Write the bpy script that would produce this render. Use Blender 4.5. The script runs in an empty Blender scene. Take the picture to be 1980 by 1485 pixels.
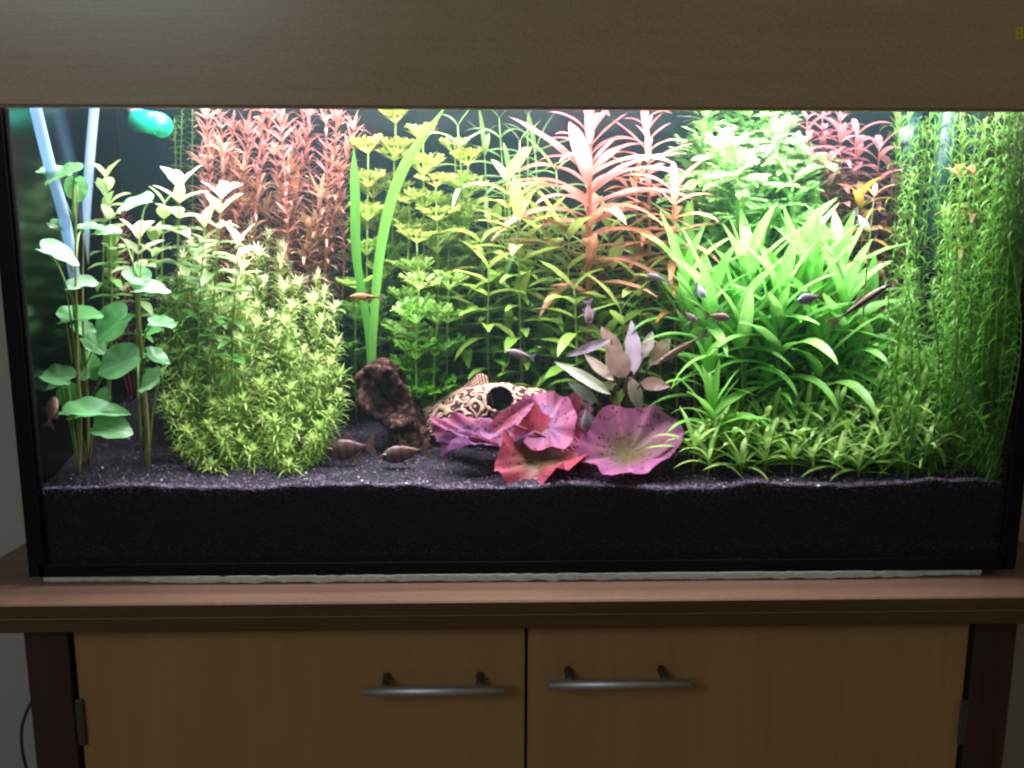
import bpy, math, random
import numpy as np
from mathutils import Vector, Matrix, noise

random.seed(7)
rng = np.random.default_rng(7)
sc = bpy.context.scene
COL = sc.collection
PI = math.pi

# ------------------------------------------------------------------ camera
CAM = Vector((-.0456, -.9903, .4015))
YAW, PITCH, ROLL, F = .0283, .2042, .0029, 2005.5
cy, sy, cp, sp = math.cos(YAW), math.sin(YAW), math.cos(PITCH), math.sin(PITCH)
FW = Vector((sy*cp, cy*cp, -sp)); R0 = Vector((cy, -sy, 0)); U0 = R0.cross(FW)
RT = R0*math.cos(ROLL) + U0*math.sin(ROLL); UP = -R0*math.sin(ROLL) + U0*math.cos(ROLL)
cam = bpy.data.cameras.new('camera'); co = bpy.data.objects.new('camera', cam); COL.objects.link(co)
M = Matrix.Identity(4)
for i in range(3):
    M[i][0], M[i][1], M[i][2], M[i][3] = RT[i], UP[i], -FW[i], CAM[i]
co.matrix_world = M
cam.sensor_width = 36; cam.lens = 36*F/1980; cam.clip_start = .05; cam.clip_end = 50
sc.camera = co

# ------------------------------------------------------------------ light
w = bpy.data.worlds.new('World'); sc.world = w; w.use_nodes = True
w.node_tree.nodes['Background'].inputs[0].default_value = (1.0, .84, .62, 1)
w.node_tree.nodes['Background'].inputs[1].default_value = .105
sc.view_settings.view_transform = 'Standard'; sc.view_settings.look = 'None'
sc.view_settings.exposure = 0; sc.view_settings.gamma = 1
sc.cycles.max_bounces = 10; sc.cycles.transparent_max_bounces = 24
sc.cycles.diffuse_bounces = 4; sc.cycles.transmission_bounces = 6; sc.cycles.glossy_bounces = 4
sc.cycles.caustics_reflective = False; sc.cycles.caustics_refractive = False
sc.cycles.sample_clamp_indirect = 4
try:
    sc.cycles.use_denoising = True
except Exception:
    pass
sc.cycles.filter_width = 2.4
sc.cycles.volume_bounces = 1

def area(name, loc, size, power, color, target=None, rot=None):
    l = bpy.data.lights.new(name, 'AREA'); l.shape = 'RECTANGLE'; l.size, l.size_y = size
    l.energy = power; l.color = color
    o = bpy.data.objects.new(name, l); COL.objects.link(o); o.location = loc
    if target is not None:
        d = Vector(target) - Vector(loc); o.rotation_euler = d.to_track_quat('-Z', 'Y').to_euler()
    return o
LAMPC = (1.0, .90, 1.08)
area('tank_tube_light', (0, .055, .585), (.96, .03), 13.5, LAMPC, (0, .06, 0))
area('tank_tube_light', (.02, .18, .585), (.96, .03), 12, LAMPC, (.02, .18, 0))
# daylight from a window of the room, up and to one side: grazes the hood front
area('room_window_light', (-1.15, -2.3, 1.30), (1.0, .85), 15, (.72, .86, 1.0), (-.25, 0, .4))

# ------------------------------------------------------------------ helpers
def at(px, py, Y):
    d = FW + RT*((px-990)/F) + UP*((742.5-py)/F)
    t = (Y - CAM.y)/d.y
    return CAM + d*t
def ppm(Y):
    return F/((Y+.9903)*1.0)          # about pixels per metre at depth Y
def sub(x, y):
    t = min(max(y/.32, 0), 1); t = t*t*(3-2*t)
    r = .088 + .034*t + .006*noise.noise(Vector((x*9, y*9, .3))) + .0028*noise.noise(Vector((x*37, y*37, 2)))
    if x > .36: r += .005*min(1, (x-.36)/.06)
    return r

def tag(o, label=None, cat=None, group=None, kind=None):
    if label: o['label'] = label
    if cat: o['category'] = cat
    if group: o['group'] = group
    if kind: o['kind'] = kind
    return o
def thing(name, label, cat, loc=(0, 0, 0), group=None):
    o = bpy.data.objects.new(name, None); COL.objects.link(o); o.location = loc
    o.empty_display_size = .02
    return tag(o, label, cat, group)
def mesh_from(name, v, f, m=None, smooth=True, cols=None, uv=None):
    me = bpy.data.meshes.new(name)
    me.from_pydata([tuple(p) for p in v], [], [tuple(int(i) for i in q) for q in f])
    if smooth: me.polygons.foreach_set('use_smooth', [True]*len(me.polygons))
    if cols is not None:
        a = me.color_attributes.new('Col', 'FLOAT_COLOR', 'POINT')
        c = np.ones((len(v), 4), dtype=np.float32); c[:, :3] = cols
        a.data.foreach_set('color', c.ravel())
    if uv is not None:
        l = me.uv_layers.new(name='UVMap')
        idx = np.empty(len(me.loops), dtype=np.int32); me.loops.foreach_get('vertex_index', idx)
        l.data.foreach_set('uv', np.asarray(uv, dtype=np.float32)[idx].ravel())
    if m: me.materials.append(m)
    me.update(); return me
def obj(name, me, parent=None, kind=None, label=None):
    o = bpy.data.objects.new(name, me); COL.objects.link(o)
    if parent:
        o.parent = parent; o.location = -Vector(parent_world(parent))
    if kind: o['kind'] = kind
    if label: o['label'] = label
    return o
def parent_world(p):
    v = Vector((0, 0, 0)); q = p
    while q: v += q.location; q = q.parent
    return v
def child(name, me, parent, Mw):
    """part with a world matrix; parents only carry locations"""
    o = bpy.data.objects.new(name, me); COL.objects.link(o); o.parent = parent
    Ml = Mw.copy(); Ml.translation = Mw.translation - parent_world(parent)
    o.matrix_local = Ml; return o
def basis(P, d, n, sx=1, sy_=None, sz=None):
    X = Vector(d).normalized(); Z = Vector(n); Z = Z - X*Z.dot(X)
    if Z.length < 1e-4: Z = X.orthogonal()
    Z.normalize(); Y = Z.cross(X)
    sy_ = sx if sy_ is None else sy_; sz = sx if sz is None else sz
    M = Matrix.Identity(4)
    for i in range(3):
        M[i][0], M[i][1], M[i][2], M[i][3] = X[i]*sx, Y[i]*sy_, Z[i]*sz, P[i]
    return M
class MB:
    def __init__(s): s.v = []; s.f = []; s.c = []; s.n = 0
    def add(s, v, f, c=(1, 1, 1)):
        s.v.append(np.asarray(v, float)); s.f += [tuple(i+s.n for i in q) for q in f]
        c = np.asarray(c, float)
        s.c.append(np.tile(c, (len(v), 1)) if c.ndim == 1 else c); s.n += len(v)
    def mesh(s, name, m, smooth=True):
        return mesh_from(name, np.concatenate(s.v), s.f, m, smooth, np.concatenate(s.c))
def box_vf(a, b, bev=.0012):
    """chamfered box between corners a and b"""
    a = np.array(a, float); b = np.array(b, float); c = (a+b)/2; h = (b-a)/2
    bev = min(bev, *(h*.45))
    v = []; idx = {}
    for sx in (-1, 1):
        for sy_ in (-1, 1):
            for sz in (-1, 1):
                s = np.array((sx, sy_, sz))
                for ax in range(3):
                    q = h - bev; q = q.copy(); q[ax] = h[ax]
                    idx[(sx, sy_, sz, ax)] = len(v); v.append(c + s*q)
    f = []
    def S(ax, sgn, i, j):
        s = [0, 0, 0]; s[ax] = sgn; o = [k for k in range(3) if k != ax]; s[o[0]] = i; s[o[1]] = j; return tuple(s)
    for ax in range(3):
        for sg in (-1, 1):
            q = [idx[S(ax, sg, i, j)+(ax,)] for i, j in ((-1, -1), (1, -1), (1, 1), (-1, 1))]
            if (sg > 0) == (ax == 1): q = q[::-1]
            f.append(q)
    for ax in range(3):            # edges running along ax
        o = [k for k in range(3) if k != ax]
        for i in (-1, 1):
            for j in (-1, 1):
                def I(e, fa):
                    s = [0, 0, 0]; s[ax] = e; s[o[0]] = i; s[o[1]] = j; return idx[tuple(s)+(fa,)]
                f.append([I(-1, o[0]), I(1, o[0]), I(1, o[1]), I(-1, o[1])])
    for sx in (-1, 1):
        for sy_ in (-1, 1):
            for sz in (-1, 1): f.append([idx[(sx, sy_, sz, k)] for k in range(3)])
    return v, f
def fixn(me):
    import bmesh
    bm = bmesh.new(); bm.from_mesh(me); bmesh.ops.recalc_face_normals(bm, faces=bm.faces); bm.to_mesh(me); bm.free(); return me
def box(name, a, b, m, parent=None, bev=.0012, **k):
    v, f = box_vf(a, b, bev); return obj(name, fixn(mesh_from(name, v, f, m, False)), parent, **k)
def tube_vf(pts, rad, n=8, cap=True):
    pts = [Vector(p) for p in pts]; v = []; f = []
    if not hasattr(rad, '__len__'): rad = [rad]*len(pts)
    prev = None
    for i, p in enumerate(pts):
        t = (pts[min(i+1, len(pts)-1)] - pts[max(i-1, 0)]).normalized()
        a = (prev - t*prev.dot(t)).normalized() if prev else t.orthogonal().normalized()
        prev = a; b = t.cross(a)
        for k in range(n):
            th = 2*PI*k/n; v.append(p + (a*math.cos(th) + b*math.sin(th))*rad[i])
    for i in range(len(pts)-1):
        for k in range(n):
            f.append((i*n+k, i*n+(k+1) % n, (i+1)*n+(k+1) % n, (i+1)*n+k))
    if cap: f.append(tuple(range(n))[::-1]); f.append(tuple((len(pts)-1)*n+k for k in range(n)))
    return [tuple(x) for x in v], f
def bez(P, n=12):
    """smooth curve through points"""
    P = [Vector(p) for p in P]
    if len(P) == 2: return [P[0].lerp(P[1], i/n) for i in range(n+1)]
    out = []; Q = [P[0]*2-P[1]] + P + [P[-1]*2-P[-2]]
    for i in range(1, len(Q)-2):
        for k in range(n):
            t = k/n; a, b, c, d = Q[i-1], Q[i], Q[i+1], Q[i+2]
            out.append(.5*((2*b) + (c-a)*t + (2*a-5*b+4*c-d)*t*t + (3*b-a-3*c+d)*t**3))
    out.append(P[-1]); return out
def tube(name, pts, rad, m, parent=None, n=8, **k):
    v, f = tube_vf(pts, rad, n); return obj(name, mesh_from(name, v, f, m), parent, **k)

# ------------------------------------------------------------------ materials
def nt(name):
    m = bpy.data.materials.new(name); m.use_nodes = True; t = m.node_tree; t.nodes.clear()
    o = t.nodes.new('ShaderNodeOutputMaterial'); return m, t, o
def N(t, kind, **k):
    n = t.nodes.new(kind)
    for a, v in k.items():
        if a.startswith('i_'):
            key = a[2:]; n.inputs[int(key) if key.isdigit() else key.replace('_', ' ')].default_value = v
        else: setattr(n, a, v)
    return n
def mix_rgb(t, fac, a, b, blend='MIX'):
    n = t.nodes.new('ShaderNodeMix'); n.data_type = 'RGBA'; n.blend_type = blend
    for s, v in ((0, fac), (6, a), (7, b)):
        if hasattr(v, 'is_linked') or isinstance(v, bpy.types.NodeSocket): t.links.new(v, n.inputs[s])
        else: n.inputs[s].default_value = v if s == 0 else (*v[:3], 1)
    return n.outputs[2]
def math_n(t, op, a, b=0, c=None):
    n = t.nodes.new('ShaderNodeMath'); n.operation = op
    for i, v in enumerate((a, b) if c is None else (a, b, c)):
        if isinstance(v, bpy.types.NodeSocket): t.links.new(v, n.inputs[i])
        else: n.inputs[i].default_value = v
    return n.outputs[0]
def ramp(t, fac, stops):
    n = t.nodes.new('ShaderNodeValToRGB'); e = n.color_ramp.elements
    while len(e) < len(stops): e.new(.5)
    for k, (p, c) in zip(e, stops): k.position = p; k.color = (*c, 1) if len(c) == 3 else c
    t.links.new(fac, n.inputs[0]); return n.outputs[0]
def principled(t, o, col, rough=.5, spec=.5, bump=None, bstr=.2, bdist=.001, metal=0):
    p = N(t, 'ShaderNodeBsdfPrincipled', i_Roughness=rough, i_Metallic=metal)
    p.inputs['Specular IOR Level'].default_value = spec
    if isinstance(col, bpy.types.NodeSocket): t.links.new(col, p.inputs['Base Color'])
    else: p.inputs['Base Color'].default_value = (*col, 1)
    if bump is not None:
        b = N(t, 'ShaderNodeBump', i_Strength=bstr, i_Distance=bdist); t.links.new(bump, b.inputs['Height']); t.links.new(b.outputs[0], p.inputs['Normal'])
    if o: t.links.new(p.outputs[0], o.inputs[0])
    return p
def tex_noise(t, scale, detail=4, rough=.55, vec=None, dist=0):
    n = N(t, 'ShaderNodeTexNoise', i_Scale=scale, i_Detail=detail, i_Roughness=rough, i_Distortion=dist)
    if vec is not None: t.links.new(vec, n.inputs['Vector'])
    return n.outputs['Fac']
def objco(t, sc_=(1, 1, 1)):
    c = N(t, 'ShaderNodeTexCoord'); m = N(t, 'ShaderNodeMapping'); m.inputs['Scale'].default_value = sc_
    t.links.new(c.outputs['Object'], m.inputs['Vector']); return m.outputs[0]
def plain(name, col, rough=.5, var=.25, scale=60, metal=0, bump=.1, spec=.5):
    m, t, o = nt(name); n = tex_noise(t, scale, 5, vec=objco(t))
    c = mix_rgb(t, n, tuple(x*(1-var) for x in col), tuple(min(1, x*(1+var)) for x in col))
    principled(t, o, c, rough, spec, n, bump, .001, metal); return m
def wood(name, dark, light, along='x', rough=.4, scale=1.0, spec=.5):
    m, t, o = nt(name)
    s = {'x': (1.6, 40, 40), 'z': (40, 40, 1.6)}[along]
    v = objco(t, tuple(k*scale for k in s))
    a = tex_noise(t, 1.3, 6, .6, v, .6); b = tex_noise(t, 9, 3, .6, v)
    v2 = objco(t); g = tex_noise(t, 4, 2, .5, v2)
    f = math_n(t, 'ADD', math_n(t, 'MULTIPLY', a, .55), math_n(t, 'MULTIPLY', b, .25)); f = math_n(t, 'ADD', f, math_n(t, 'MULTIPLY', g, .25))
    c = ramp(t, f, [(.35, dark), (.68, light)])
    fine = tex_noise(t, 900, 2, .6, v2)
    c = mix_rgb(t, .22, c, ramp(t, fine, [(.3, (0.02, .02, .02)), (.7, tuple(min(1, x*1.8) for x in light))]))
    principled(t, o, c, rough, spec, b, .08, .0006); return m
def leaf_mat(name, src='object', trans=.38, rough=.42, spec=.45, vein=.35, spots=None, tipc=None):
    m, t, o = nt(name)
    if src == 'object':
        oi = N(t, 'ShaderNodeObjectInfo'); base = oi.outputs['Color']; rnd = oi.outputs['Random']
    else:
        a = N(t, 'ShaderNodeAttribute', attribute_name='Col'); base = a.outputs['Color']; rnd = None
    g = N(t, 'ShaderNodeNewGeometry')
    n = tex_noise(t, 55, 3, .6, g.outputs['Position'])
    c = mix_rgb(t, n, base, mix_rgb(t, .5, base, (.9, .8, .3), 'MULTIPLY'))
    hs = N(t, 'ShaderNodeHueSaturation')
    t.links.new(c, hs.inputs['Color'])
    if rnd: t.links.new(math_n(t, 'MULTIPLY_ADD', rnd, .5, .75), hs.inputs['Value'])
    c = hs.outputs[0]
    if src == 'object' and vein:
        uv = N(t, 'ShaderNodeUVMap'); sx = N(t, 'ShaderNodeSeparateXYZ'); t.links.new(uv.outputs[0], sx.inputs[0])
        d = math_n(t, 'ABSOLUTE', math_n(t, 'SUBTRACT', sx.outputs[1], .5))
        rib = math_n(t, 'LESS_THAN', d, .035)
        side = math_n(t, 'SINE', math_n(t, 'MULTIPLY', math_n(t, 'SUBTRACT', sx.outputs[0], math_n(t, 'MULTIPLY', d, .55)), 75))
        side = math_n(t, 'MULTIPLY', math_n(t, 'MAXIMUM', side, .7), .6)
        lighter = mix_rgb(t, .5, c, (1, 1, .6), 'SCREEN') if False else mix_rgb(t, 1.0, c, (1.6, 1.6, 1.45), 'MULTIPLY')
        c = mix_rgb(t, math_n(t, 'MULTIPLY', math_n(t, 'MAXIMUM', rib, math_n(t, 'SUBTRACT', side, .38)), vein), c, lighter)
    if spots:
        big = tex_noise(t, 45, 4, .6, g.outputs['Position'], 1.2)
        c = mix_rgb(t, ramp(t, big, [(.42, (0, 0, 0)), (.62, (.45, .45, .45))]), c, mix_rgb(t, 1.0, c, (.50, .62, 1.15), 'MULTIPLY'))
        v = N(t, 'ShaderNodeTexVoronoi', i_Scale=spots[1]); t.links.new(g.outputs['Position'], v.inputs['Vector'])
        n3 = tex_noise(t, spots[1]*.4, 2, .5, g.outputs['Position'])
        k = math_n(t, 'MULTIPLY', math_n(t, 'LESS_THAN', v.outputs['Distance'], .31), math_n(t, 'GREATER_THAN', n3, .5))
        c = mix_rgb(t, math_n(t, 'MULTIPLY', k, .85), c, spots[0])
    p = principled(t, None, c, rough, spec)
    tr = N(t, 'ShaderNodeBsdfTranslucent'); t.links.new(c, tr.inputs['Color'])
    mx = N(t, 'ShaderNodeMixShader', i_Fac=trans); t.links.new(p.outputs[0], mx.inputs[1]); t.links.new(tr.outputs[0], mx.inputs[2])
    t.links.new(mx.outputs[0], o.inputs[0]); return m
def glass_mat(name, ior, tint=(1, 1, 1), rough=0, mul=1.0, gc=(.93, .97, .97)):
    m, t, o = nt(name)
    fr = N(t, 'ShaderNodeFresnel', i_IOR=ior); a = N(t, 'ShaderNodeBsdfTransparent'); a.inputs[0].default_value = (*tint, 1)
    b = N(t, 'ShaderNodeBsdfGlossy', i_Roughness=rough); b.inputs[0].default_value = (*gc, 1)
    mx = N(t, 'ShaderNodeMixShader')
    t.links.new(math_n(t, 'MULTIPLY', fr.outputs[0], mul), mx.inputs[0]); t.links.new(a.outputs[0], mx.inputs[1]); t.links.new(b.outputs[0], mx.inputs[2])
    t.links.new(mx.outputs[0], o.inputs[0]); return m

M_leaf = leaf_mat('leaf', 'object')
M_fol = leaf_mat('foliage', 'attr', trans=.4)
M_lily = leaf_mat('lily_leaf', 'attr', trans=.3, rough=.5, spec=.3, spots=((.06, .008, .03), 190))
M_stem = leaf_mat('plant_stem', 'attr', trans=.15)
M_glass = glass_mat('pane_glass', 1.45, (.97, .99, .98), 0, .3)
M_side = glass_mat('side_pane_glass', .75, (.9, .97, .95), .22, 1.0, (.13, .17, .17))
M_water = glass_mat('water_surface', 1.33, (1, 1, 1), .05, .6)
M_black = plain('black_silicone', (.004, .004, .005), .6, .3, 200, spec=.12)
M_film = plain('dark_teal_backing', (.0015, .010, .013), .9, .5, 9, spec=.08)
M_slab = wood('slab_wood', (.10, .058, .036), (.175, .105, .062), 'x', .27)
M_edge = wood('slab_edge_wood', (.045, .022, .008), (.095, .05, .017), 'x', .45, 1.5)
M_door = wood('beech_door', (.26, .145, .047), (.335, .195, .072), 'z', .42, .6)
M_panel = wood('shaded_side_panel', (.016, .006, .004), (.045, .018, .012), 'z', .5)  # red-brown wood, its dark tone holding the shade on the panels
M_hood = wood('hood_veneer', (.29, .20, .105), (.37, .265, .14), 'x', .27, .8)
M_hoodin = plain('hood_inside_white', (.55, .5, .42), .6, .1, 40)
M_metal = plain('brushed_steel', (.52, .56, .55), .52, .1, 300, 1.0)
M_dmetal = plain('dark_metal', (.10, .09, .07), .45, .2, 200, .7)
M_wall = plain('room_wall_paint', (.42, .40, .36), .9, .06, 30, bump=.3)
M_floor = wood('room_floor_boards', (.10, .06, .03), (.2, .12, .06), 'x', .5)
M_foam = plain('styrofoam', (.52, .53, .44), .9, .25, 260, bump=.8)
M_yellow = plain('yellow_lettering', (.55, .42, .02), .5, .1)
M_green = plain('green_plastic', (.005, .50, .28), .35, .1, 60, bump=.02)
M_teal = plain('teal_green_plastic', (.002, .055, .045), .4, .2, 60, bump=.02)
M_suck = plain('pale_violet_rubber', (.30, .28, .60), .4, .1, 60)
M_cable = plain('dark_cable', (.02, .045, .04), .5)

# ------------------------------------------------------------------ setting, cabinet
D = .33; H = .57; WL = .4775
tag(box('wall', (-3, .62, -1.1), (3, .68, 1.9), M_wall), kind='structure')
tag(box('floor', (-3, -3, -.83), (3, .62, -.80), M_floor), kind='structure')

ZT = -.008; YF = -.0491
cab = thing('aquarium_cabinet', 'wooden cabinet with two beech doors and a dark slab top carrying the aquarium', 'cabinet', (0, .15, -.80))
def slab(name, z0, z1, m, inset):
    # rounded-back board outline
    pl = at(-38, 1077, 0); xl = -.565
    out = [(-.575+inset, YF+inset), (.575-inset, YF+inset), (.575-inset, .02), (.553-inset, .15), (.53-inset, .40), (-.53+inset, .40), (-.553+inset, .15), (-.575+inset, .02)]
    n = len(out); b = .0015; c = Vector((0, .17))
    rings = [(0, z0+b, 0), (b, z0, 1), (0, z1-b, 0), (b, z1, 1)]
    v = []
    for off, z in ((b, z0), (0, z0+b), (0, z1-b), (b, z1)):
        for x, y in out: v.append((x - off*(1 if x > 0 else -1), y + (off if y < .1 else -off), z))
    f = [tuple(range(n))[::-1], tuple(3*n+k for k in range(n))]
    for r in range(3):
        for k in range(n): f.append((r*n+k, r*n+(k+1) % n, (r+1)*n+(k+1) % n, (r+1)*n+k))
    return obj(name, fixn(mesh_from(name, v, f, m, False)), cab)
slab('top_board', ZT-.0145, ZT, M_slab, 0)
slab('lower_board', ZT-.0298, ZT-.0148, M_edge, .0006)
box('edge_strip', (-.574, YF-.0006, ZT-.0140), (.574, YF+.0006, ZT-.0012), M_edge, cab, .0003)
box('inlay_line', (-.5735, YF-.0008, ZT-.0149), (.5735, YF-.00005, ZT-.0142), plain('pale_inlay', (.30, .20, .07), .5), cab, .0001)
zb = ZT-.0300
yd = -.020
xl0 = at(50, 1240, yd).x; xl1 = at(134, 1240, yd).x; xr0 = at(1882, 1230, yd).x; xr1 = at(1962, 1230, yd).x; xm = -.0027
box('side_panel', (xl0, yd-.004, -.80), (xl1, .36, zb), M_panel, cab)
box('side_panel', (xr0, yd-.004, -.80), (xr1, .36, zb), M_panel, cab)
box('back_panel', (xl1+.001, .35, -.78), (xr0-.001, .358, zb), M_panel, cab)
box('bottom_board', (xl1+.001, .0, -.78), (xr0-.001, .348, -.762), M_panel, cab)
box('centre_post', (xm-.02, .0, -.76), (xm+.02, .02, zb), M_black, cab)
for (a, b, hpx) in ((xl1+.0045, xm-.0014, (700, 975, 1338)), (xm+.0014, xr0-.0045, (1061, 1335, 1325))):
    d = box('door', (a, yd, -.755), (b, yd+.018, zb-.0012), M_door, cab, .001)
    P0 = at(hpx[0], hpx[2], yd-.032); P1 = at(hpx[1], hpx[2], yd-.032)
    P1.z = P0.z
    h = tube('handle', [P0, P0.lerp(P1, .5), P1], .0048, M_metal, d, 16)
    L = P1.x-P0.x
    for t in (.155, .83):
        c = P0.lerp(P1, t); tube('handle_post', [c+Vector((0, .005, 0)), c+Vector((0, .0318, 0))], .0042, M_dmetal, h, 10)
for px, sgn in ((155, 1), (1862, -1)):
    c = at(px, 1395, yd-.003); c.y = yd
    hg = box('hinge', (c.x-.0035, yd-.005, c.z-.026), (c.x+.0045, yd-.0005, c.z+.024), M_dmetal, cab, .001)
pts = [at(*p, .3) for p in ((66, 1350), (52, 1375), (42, 1410), (43, 1450), (52, 1490), (70, 1560), (75, 1700))]
pts = [p for p in bez(pts, 8)]
tag(tube('power_cable', pts, .0022, M_cable, None, 8), 'thin dark cable curving down the wall beside the cabinet side panel', 'cable')

# styrofoam mat with a ragged front
mb = MB(); nx = 420
v = []
for i in range(nx+1):
    t = i/nx; x = -.488 + t*.955
    px = 70 + t*1850
    nz = noise.noise(Vector((x*60, 0, 0))); n2 = noise.noise(Vector((x*14, 3, 0))); n3 = noise.noise(Vector((x*160, 9, 0)))
    yf = -.0012 + .0018*nz - .0022*n2 + .0012*n3
    yf += .004*(1-min(1, max(0, (t-.10)/.07))*min(1, max(0, (.95-t)/.07)))
    hb = ZT + .0004; ht = -.0004
    if t < .10: hb2 = hb + .0028
    elif t > .93: hb2 = hb + .004*(t-.93)/.07
    else: hb2 = hb + .0004 + .0030*max(0, n2+.3*nz)
    if n3 > .66: yf += .004
    zt = ht - .0022*abs(nz) - .0008*abs(n3)
    v += [(x, yf+.002, hb), (x, yf, hb2+.0006*nz), (x, yf-.0006*n3, (hb2+zt)/2), (x, yf+.0004, zt), (x, .33, zt), (x, .33, hb)]
f = []
for i in range(nx):
    for k in range(6): f.append((i*6+k, i*6+(k+1) % 6, (i+1)*6+(k+1) % 6, (i+1)*6+k))
f += [tuple(range(6)), tuple(nx*6+k for k in range(6))]
tag(obj('styrofoam_mat', fixn(mesh_from('styrofoam_mat', v, f, M_foam, False))), 'thin off-white styrofoam mat with crumbly edge squeezed between tank and slab', 'mat')

# ------------------------------------------------------------------ aquarium
tank = thing('aquarium', 'large glass aquarium with black corner seams and dark teal back wall', 'aquarium', (0, .15, 0))
G = .008
box('front_pane', (-.5, 0, .0005), (.5, G, H-.01), M_glass, tank, .0006)
box('back_pane', (-.5, D, .0005), (.5, D+G, H-.01), M_glass, tank, .0006)
for s in (-1, 1):
    a, b = sorted((s*.5, s*(.5-G))); box('side_pane', (a, G+.0003, .0005), (b, D-.0003, H-.01), M_side, tank, .0004)
    a, b = sorted((s*(.5-G-.0003), s*(.5-G-.0085))); box('corner_seam', (a, G+.0003, .008), (b, G+.007, WL), M_black, tank, .002)
    a, b = sorted((s*.4997, s*.4845)); box('corner_edge', (a, -.0014, .0007), (b, -.0002, H-.02), M_black, tank, .0003)
box('bottom_pane', (-.492, G+.0005, .0007), (.492, D-.0005, .0085), M_glass, tank, .0004)
box('bottom_seam', (-.49, -.0014, .0006), (.49, -.0002, .0135), M_black, tank, .0003)
box('back_wall_film', (-.495, D+G+.0004, .002), (.495, D+G+.0022, H-.01), M_film, tank, .0004)

# water surface with ripples
nx, ny = 90, 30; v = []; f = []
for i in range(nx+1):
    for j in range(ny+1):
        x = -.4915+.983*i/nx; y = G+.0006+(D-G-.0012)*j/ny
        v.append((x, y, WL+.0012*noise.noise(Vector((x*14, y*14, 5)))))
for i in range(nx):
    for j in range(ny): a = i*(ny+1)+j; f.append((a, a+ny+1, a+ny+2, a+1))
tag(obj('water_surface', mesh_from('water_surface', v, f, M_water)), kind='structure')
m, t, o = nt('water_body'); pv = N(t, 'ShaderNodeVolumePrincipled', i_Density=.08, i_Anisotropy=.3); pv.inputs['Color'].default_value = (.55, .88, .95, 1)
t.links.new(pv.outputs[0], o.inputs['Volume'])
vv, ff = box_vf((-.4912, G+.0006, .0092), (.4912, D-.0008, WL-.003), .0005)
tag(obj('water', fixn(mesh_from('water', vv, ff, m, False))), kind='structure')

# hood
hood = thing('aquarium_hood', 'brown wood veneer lighting hood closing the top of the aquarium', 'aquarium hood', (0, .15, .456))
ZH = .4559
box('front_panel', (-.62, -.026, ZH), (.62, -.012, .64), M_hood, hood, .0012)
box('side_panel', (-.62, -.0118, ZH), (-.606, .36, .64), M_hood, hood)
box('side_panel', (.606, -.0118, ZH), (.62, .36, .64), M_hood, hood)
box('back_panel', (-.6058, .346, ZH), (.6058, .36, .64), M_hood, hood)
box('top_panel', (-.62, -.026, .6402), (.62, .36, .652), M_hood, hood)
box('inner_lining', (-.605, -.0117, ZH+.002), (.605, -.0105, .639), M_hoodin, hood, .0003)
box('inner_lining', (-.605, -.0100, .636), (.605, .345, .639), M_hoodin, hood, .0003)
box('lower_lip', (-.6195, -.0272, ZH-.0016), (.6195, -.0112, ZH-.0002), plain('lip_edge', (.22, .16, .10), .5), hood, .0005)
for i, yy in enumerate((.055, .18)):
    t_ = tube('lamp_tube', [(-.48+.05*i, yy, .607), (.0, yy, .607), (.47+.03*i, yy, .607)], .008, M_hoodin, hood, 12)
tc = bpy.data.curves.new('letters', 'FONT'); tc.body = 'Be'; tc.size = .0150; tc.extrude = .0003; tc.offset = .0004
to = bpy.data.objects.new('tmp', tc); COL.objects.link(to)
bpy.context.view_layer.update()
dg = bpy.context.evaluated_depsgraph_get(); tm = bpy.data.meshes.new_from_object(to.evaluated_get(dg)); bpy.data.objects.remove(to)
tm.materials.append(M_yellow); P = at(1961, 76, -.0264)
lo = bpy.data.objects.new('lettering', tm); COL.objects.link(lo); lo.parent = hood
lo.rotation_euler = (PI/2, 0, 0); lo.location = P - parent_world(hood)
lo['label'] = 'small yellow lettering'

# ------------------------------------------------------------------ substrate
M_grav, t, o = nt('dark_gravel')
g = N(t, 'ShaderNodeNewGeometry'); vo = N(t, 'ShaderNodeTexVoronoi', i_Scale=520); t.links.new(g.outputs['Position'], vo.inputs['Vector'])
sr = N(t, 'ShaderNodeSeparateColor'); t.links.new(vo.outputs['Color'], sr.inputs[0])
c = ramp(t, sr.outputs[0], [(0, (.004, .004, .006)), (.6, (.008, .007, .011)), (.95, (.016, .013, .02)), (1, (.04, .035, .045))])
principled(t, o, c, .75, .3, vo.outputs['Distance'], .9, .002)
M_grain = leaf_mat('gravel_grain', 'attr', trans=0, rough=.5, spec=.5)
nx, ny = 220, 60; v = []; f = []
x0, x1, y0, y1 = -.4915, .4915, G+.0005, D-.0007
for j in range(ny+1):
    for i in range(nx+1):
        x = x0+(x1-x0)*i/nx; y = y0+(y1-y0)*j/ny
        v.append((x, y, sub(x, y) + .0012*noise.noise(Vector((x*250, y*250, 1)))))
for j in range(ny):
    for i in range(nx): a = j*(nx+1)+i; f.append((a, a+1, a+nx+2, a+nx+1))
k0 = len(v)
for i in range(nx+1): v.append((x0+(x1-x0)*i/nx, y0, .0087))
for i in range(nx+1): v.append((v[i][0], y0, v[i][2]))
for i in range(nx): f.append((k0+i, k0+i+1, k0+nx+2+i, k0+nx+1+i))
tag(obj('gravel_bed', mesh_from('gravel_bed', v, f, M_grav)), kind='structure')
mb = MB()
OCT = np.array([(1, 0, 0), (-1, 0, 0), (0, 1, 0), (0, -1, 0), (0, 0, 1), (0, 0, -1)], float); OF = [(0, 2, 4), (2, 1, 4), (1, 3, 4), (3, 0, 4), (2, 0, 5), (1, 2, 5), (3, 1, 5), (0, 3, 5)]
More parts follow.
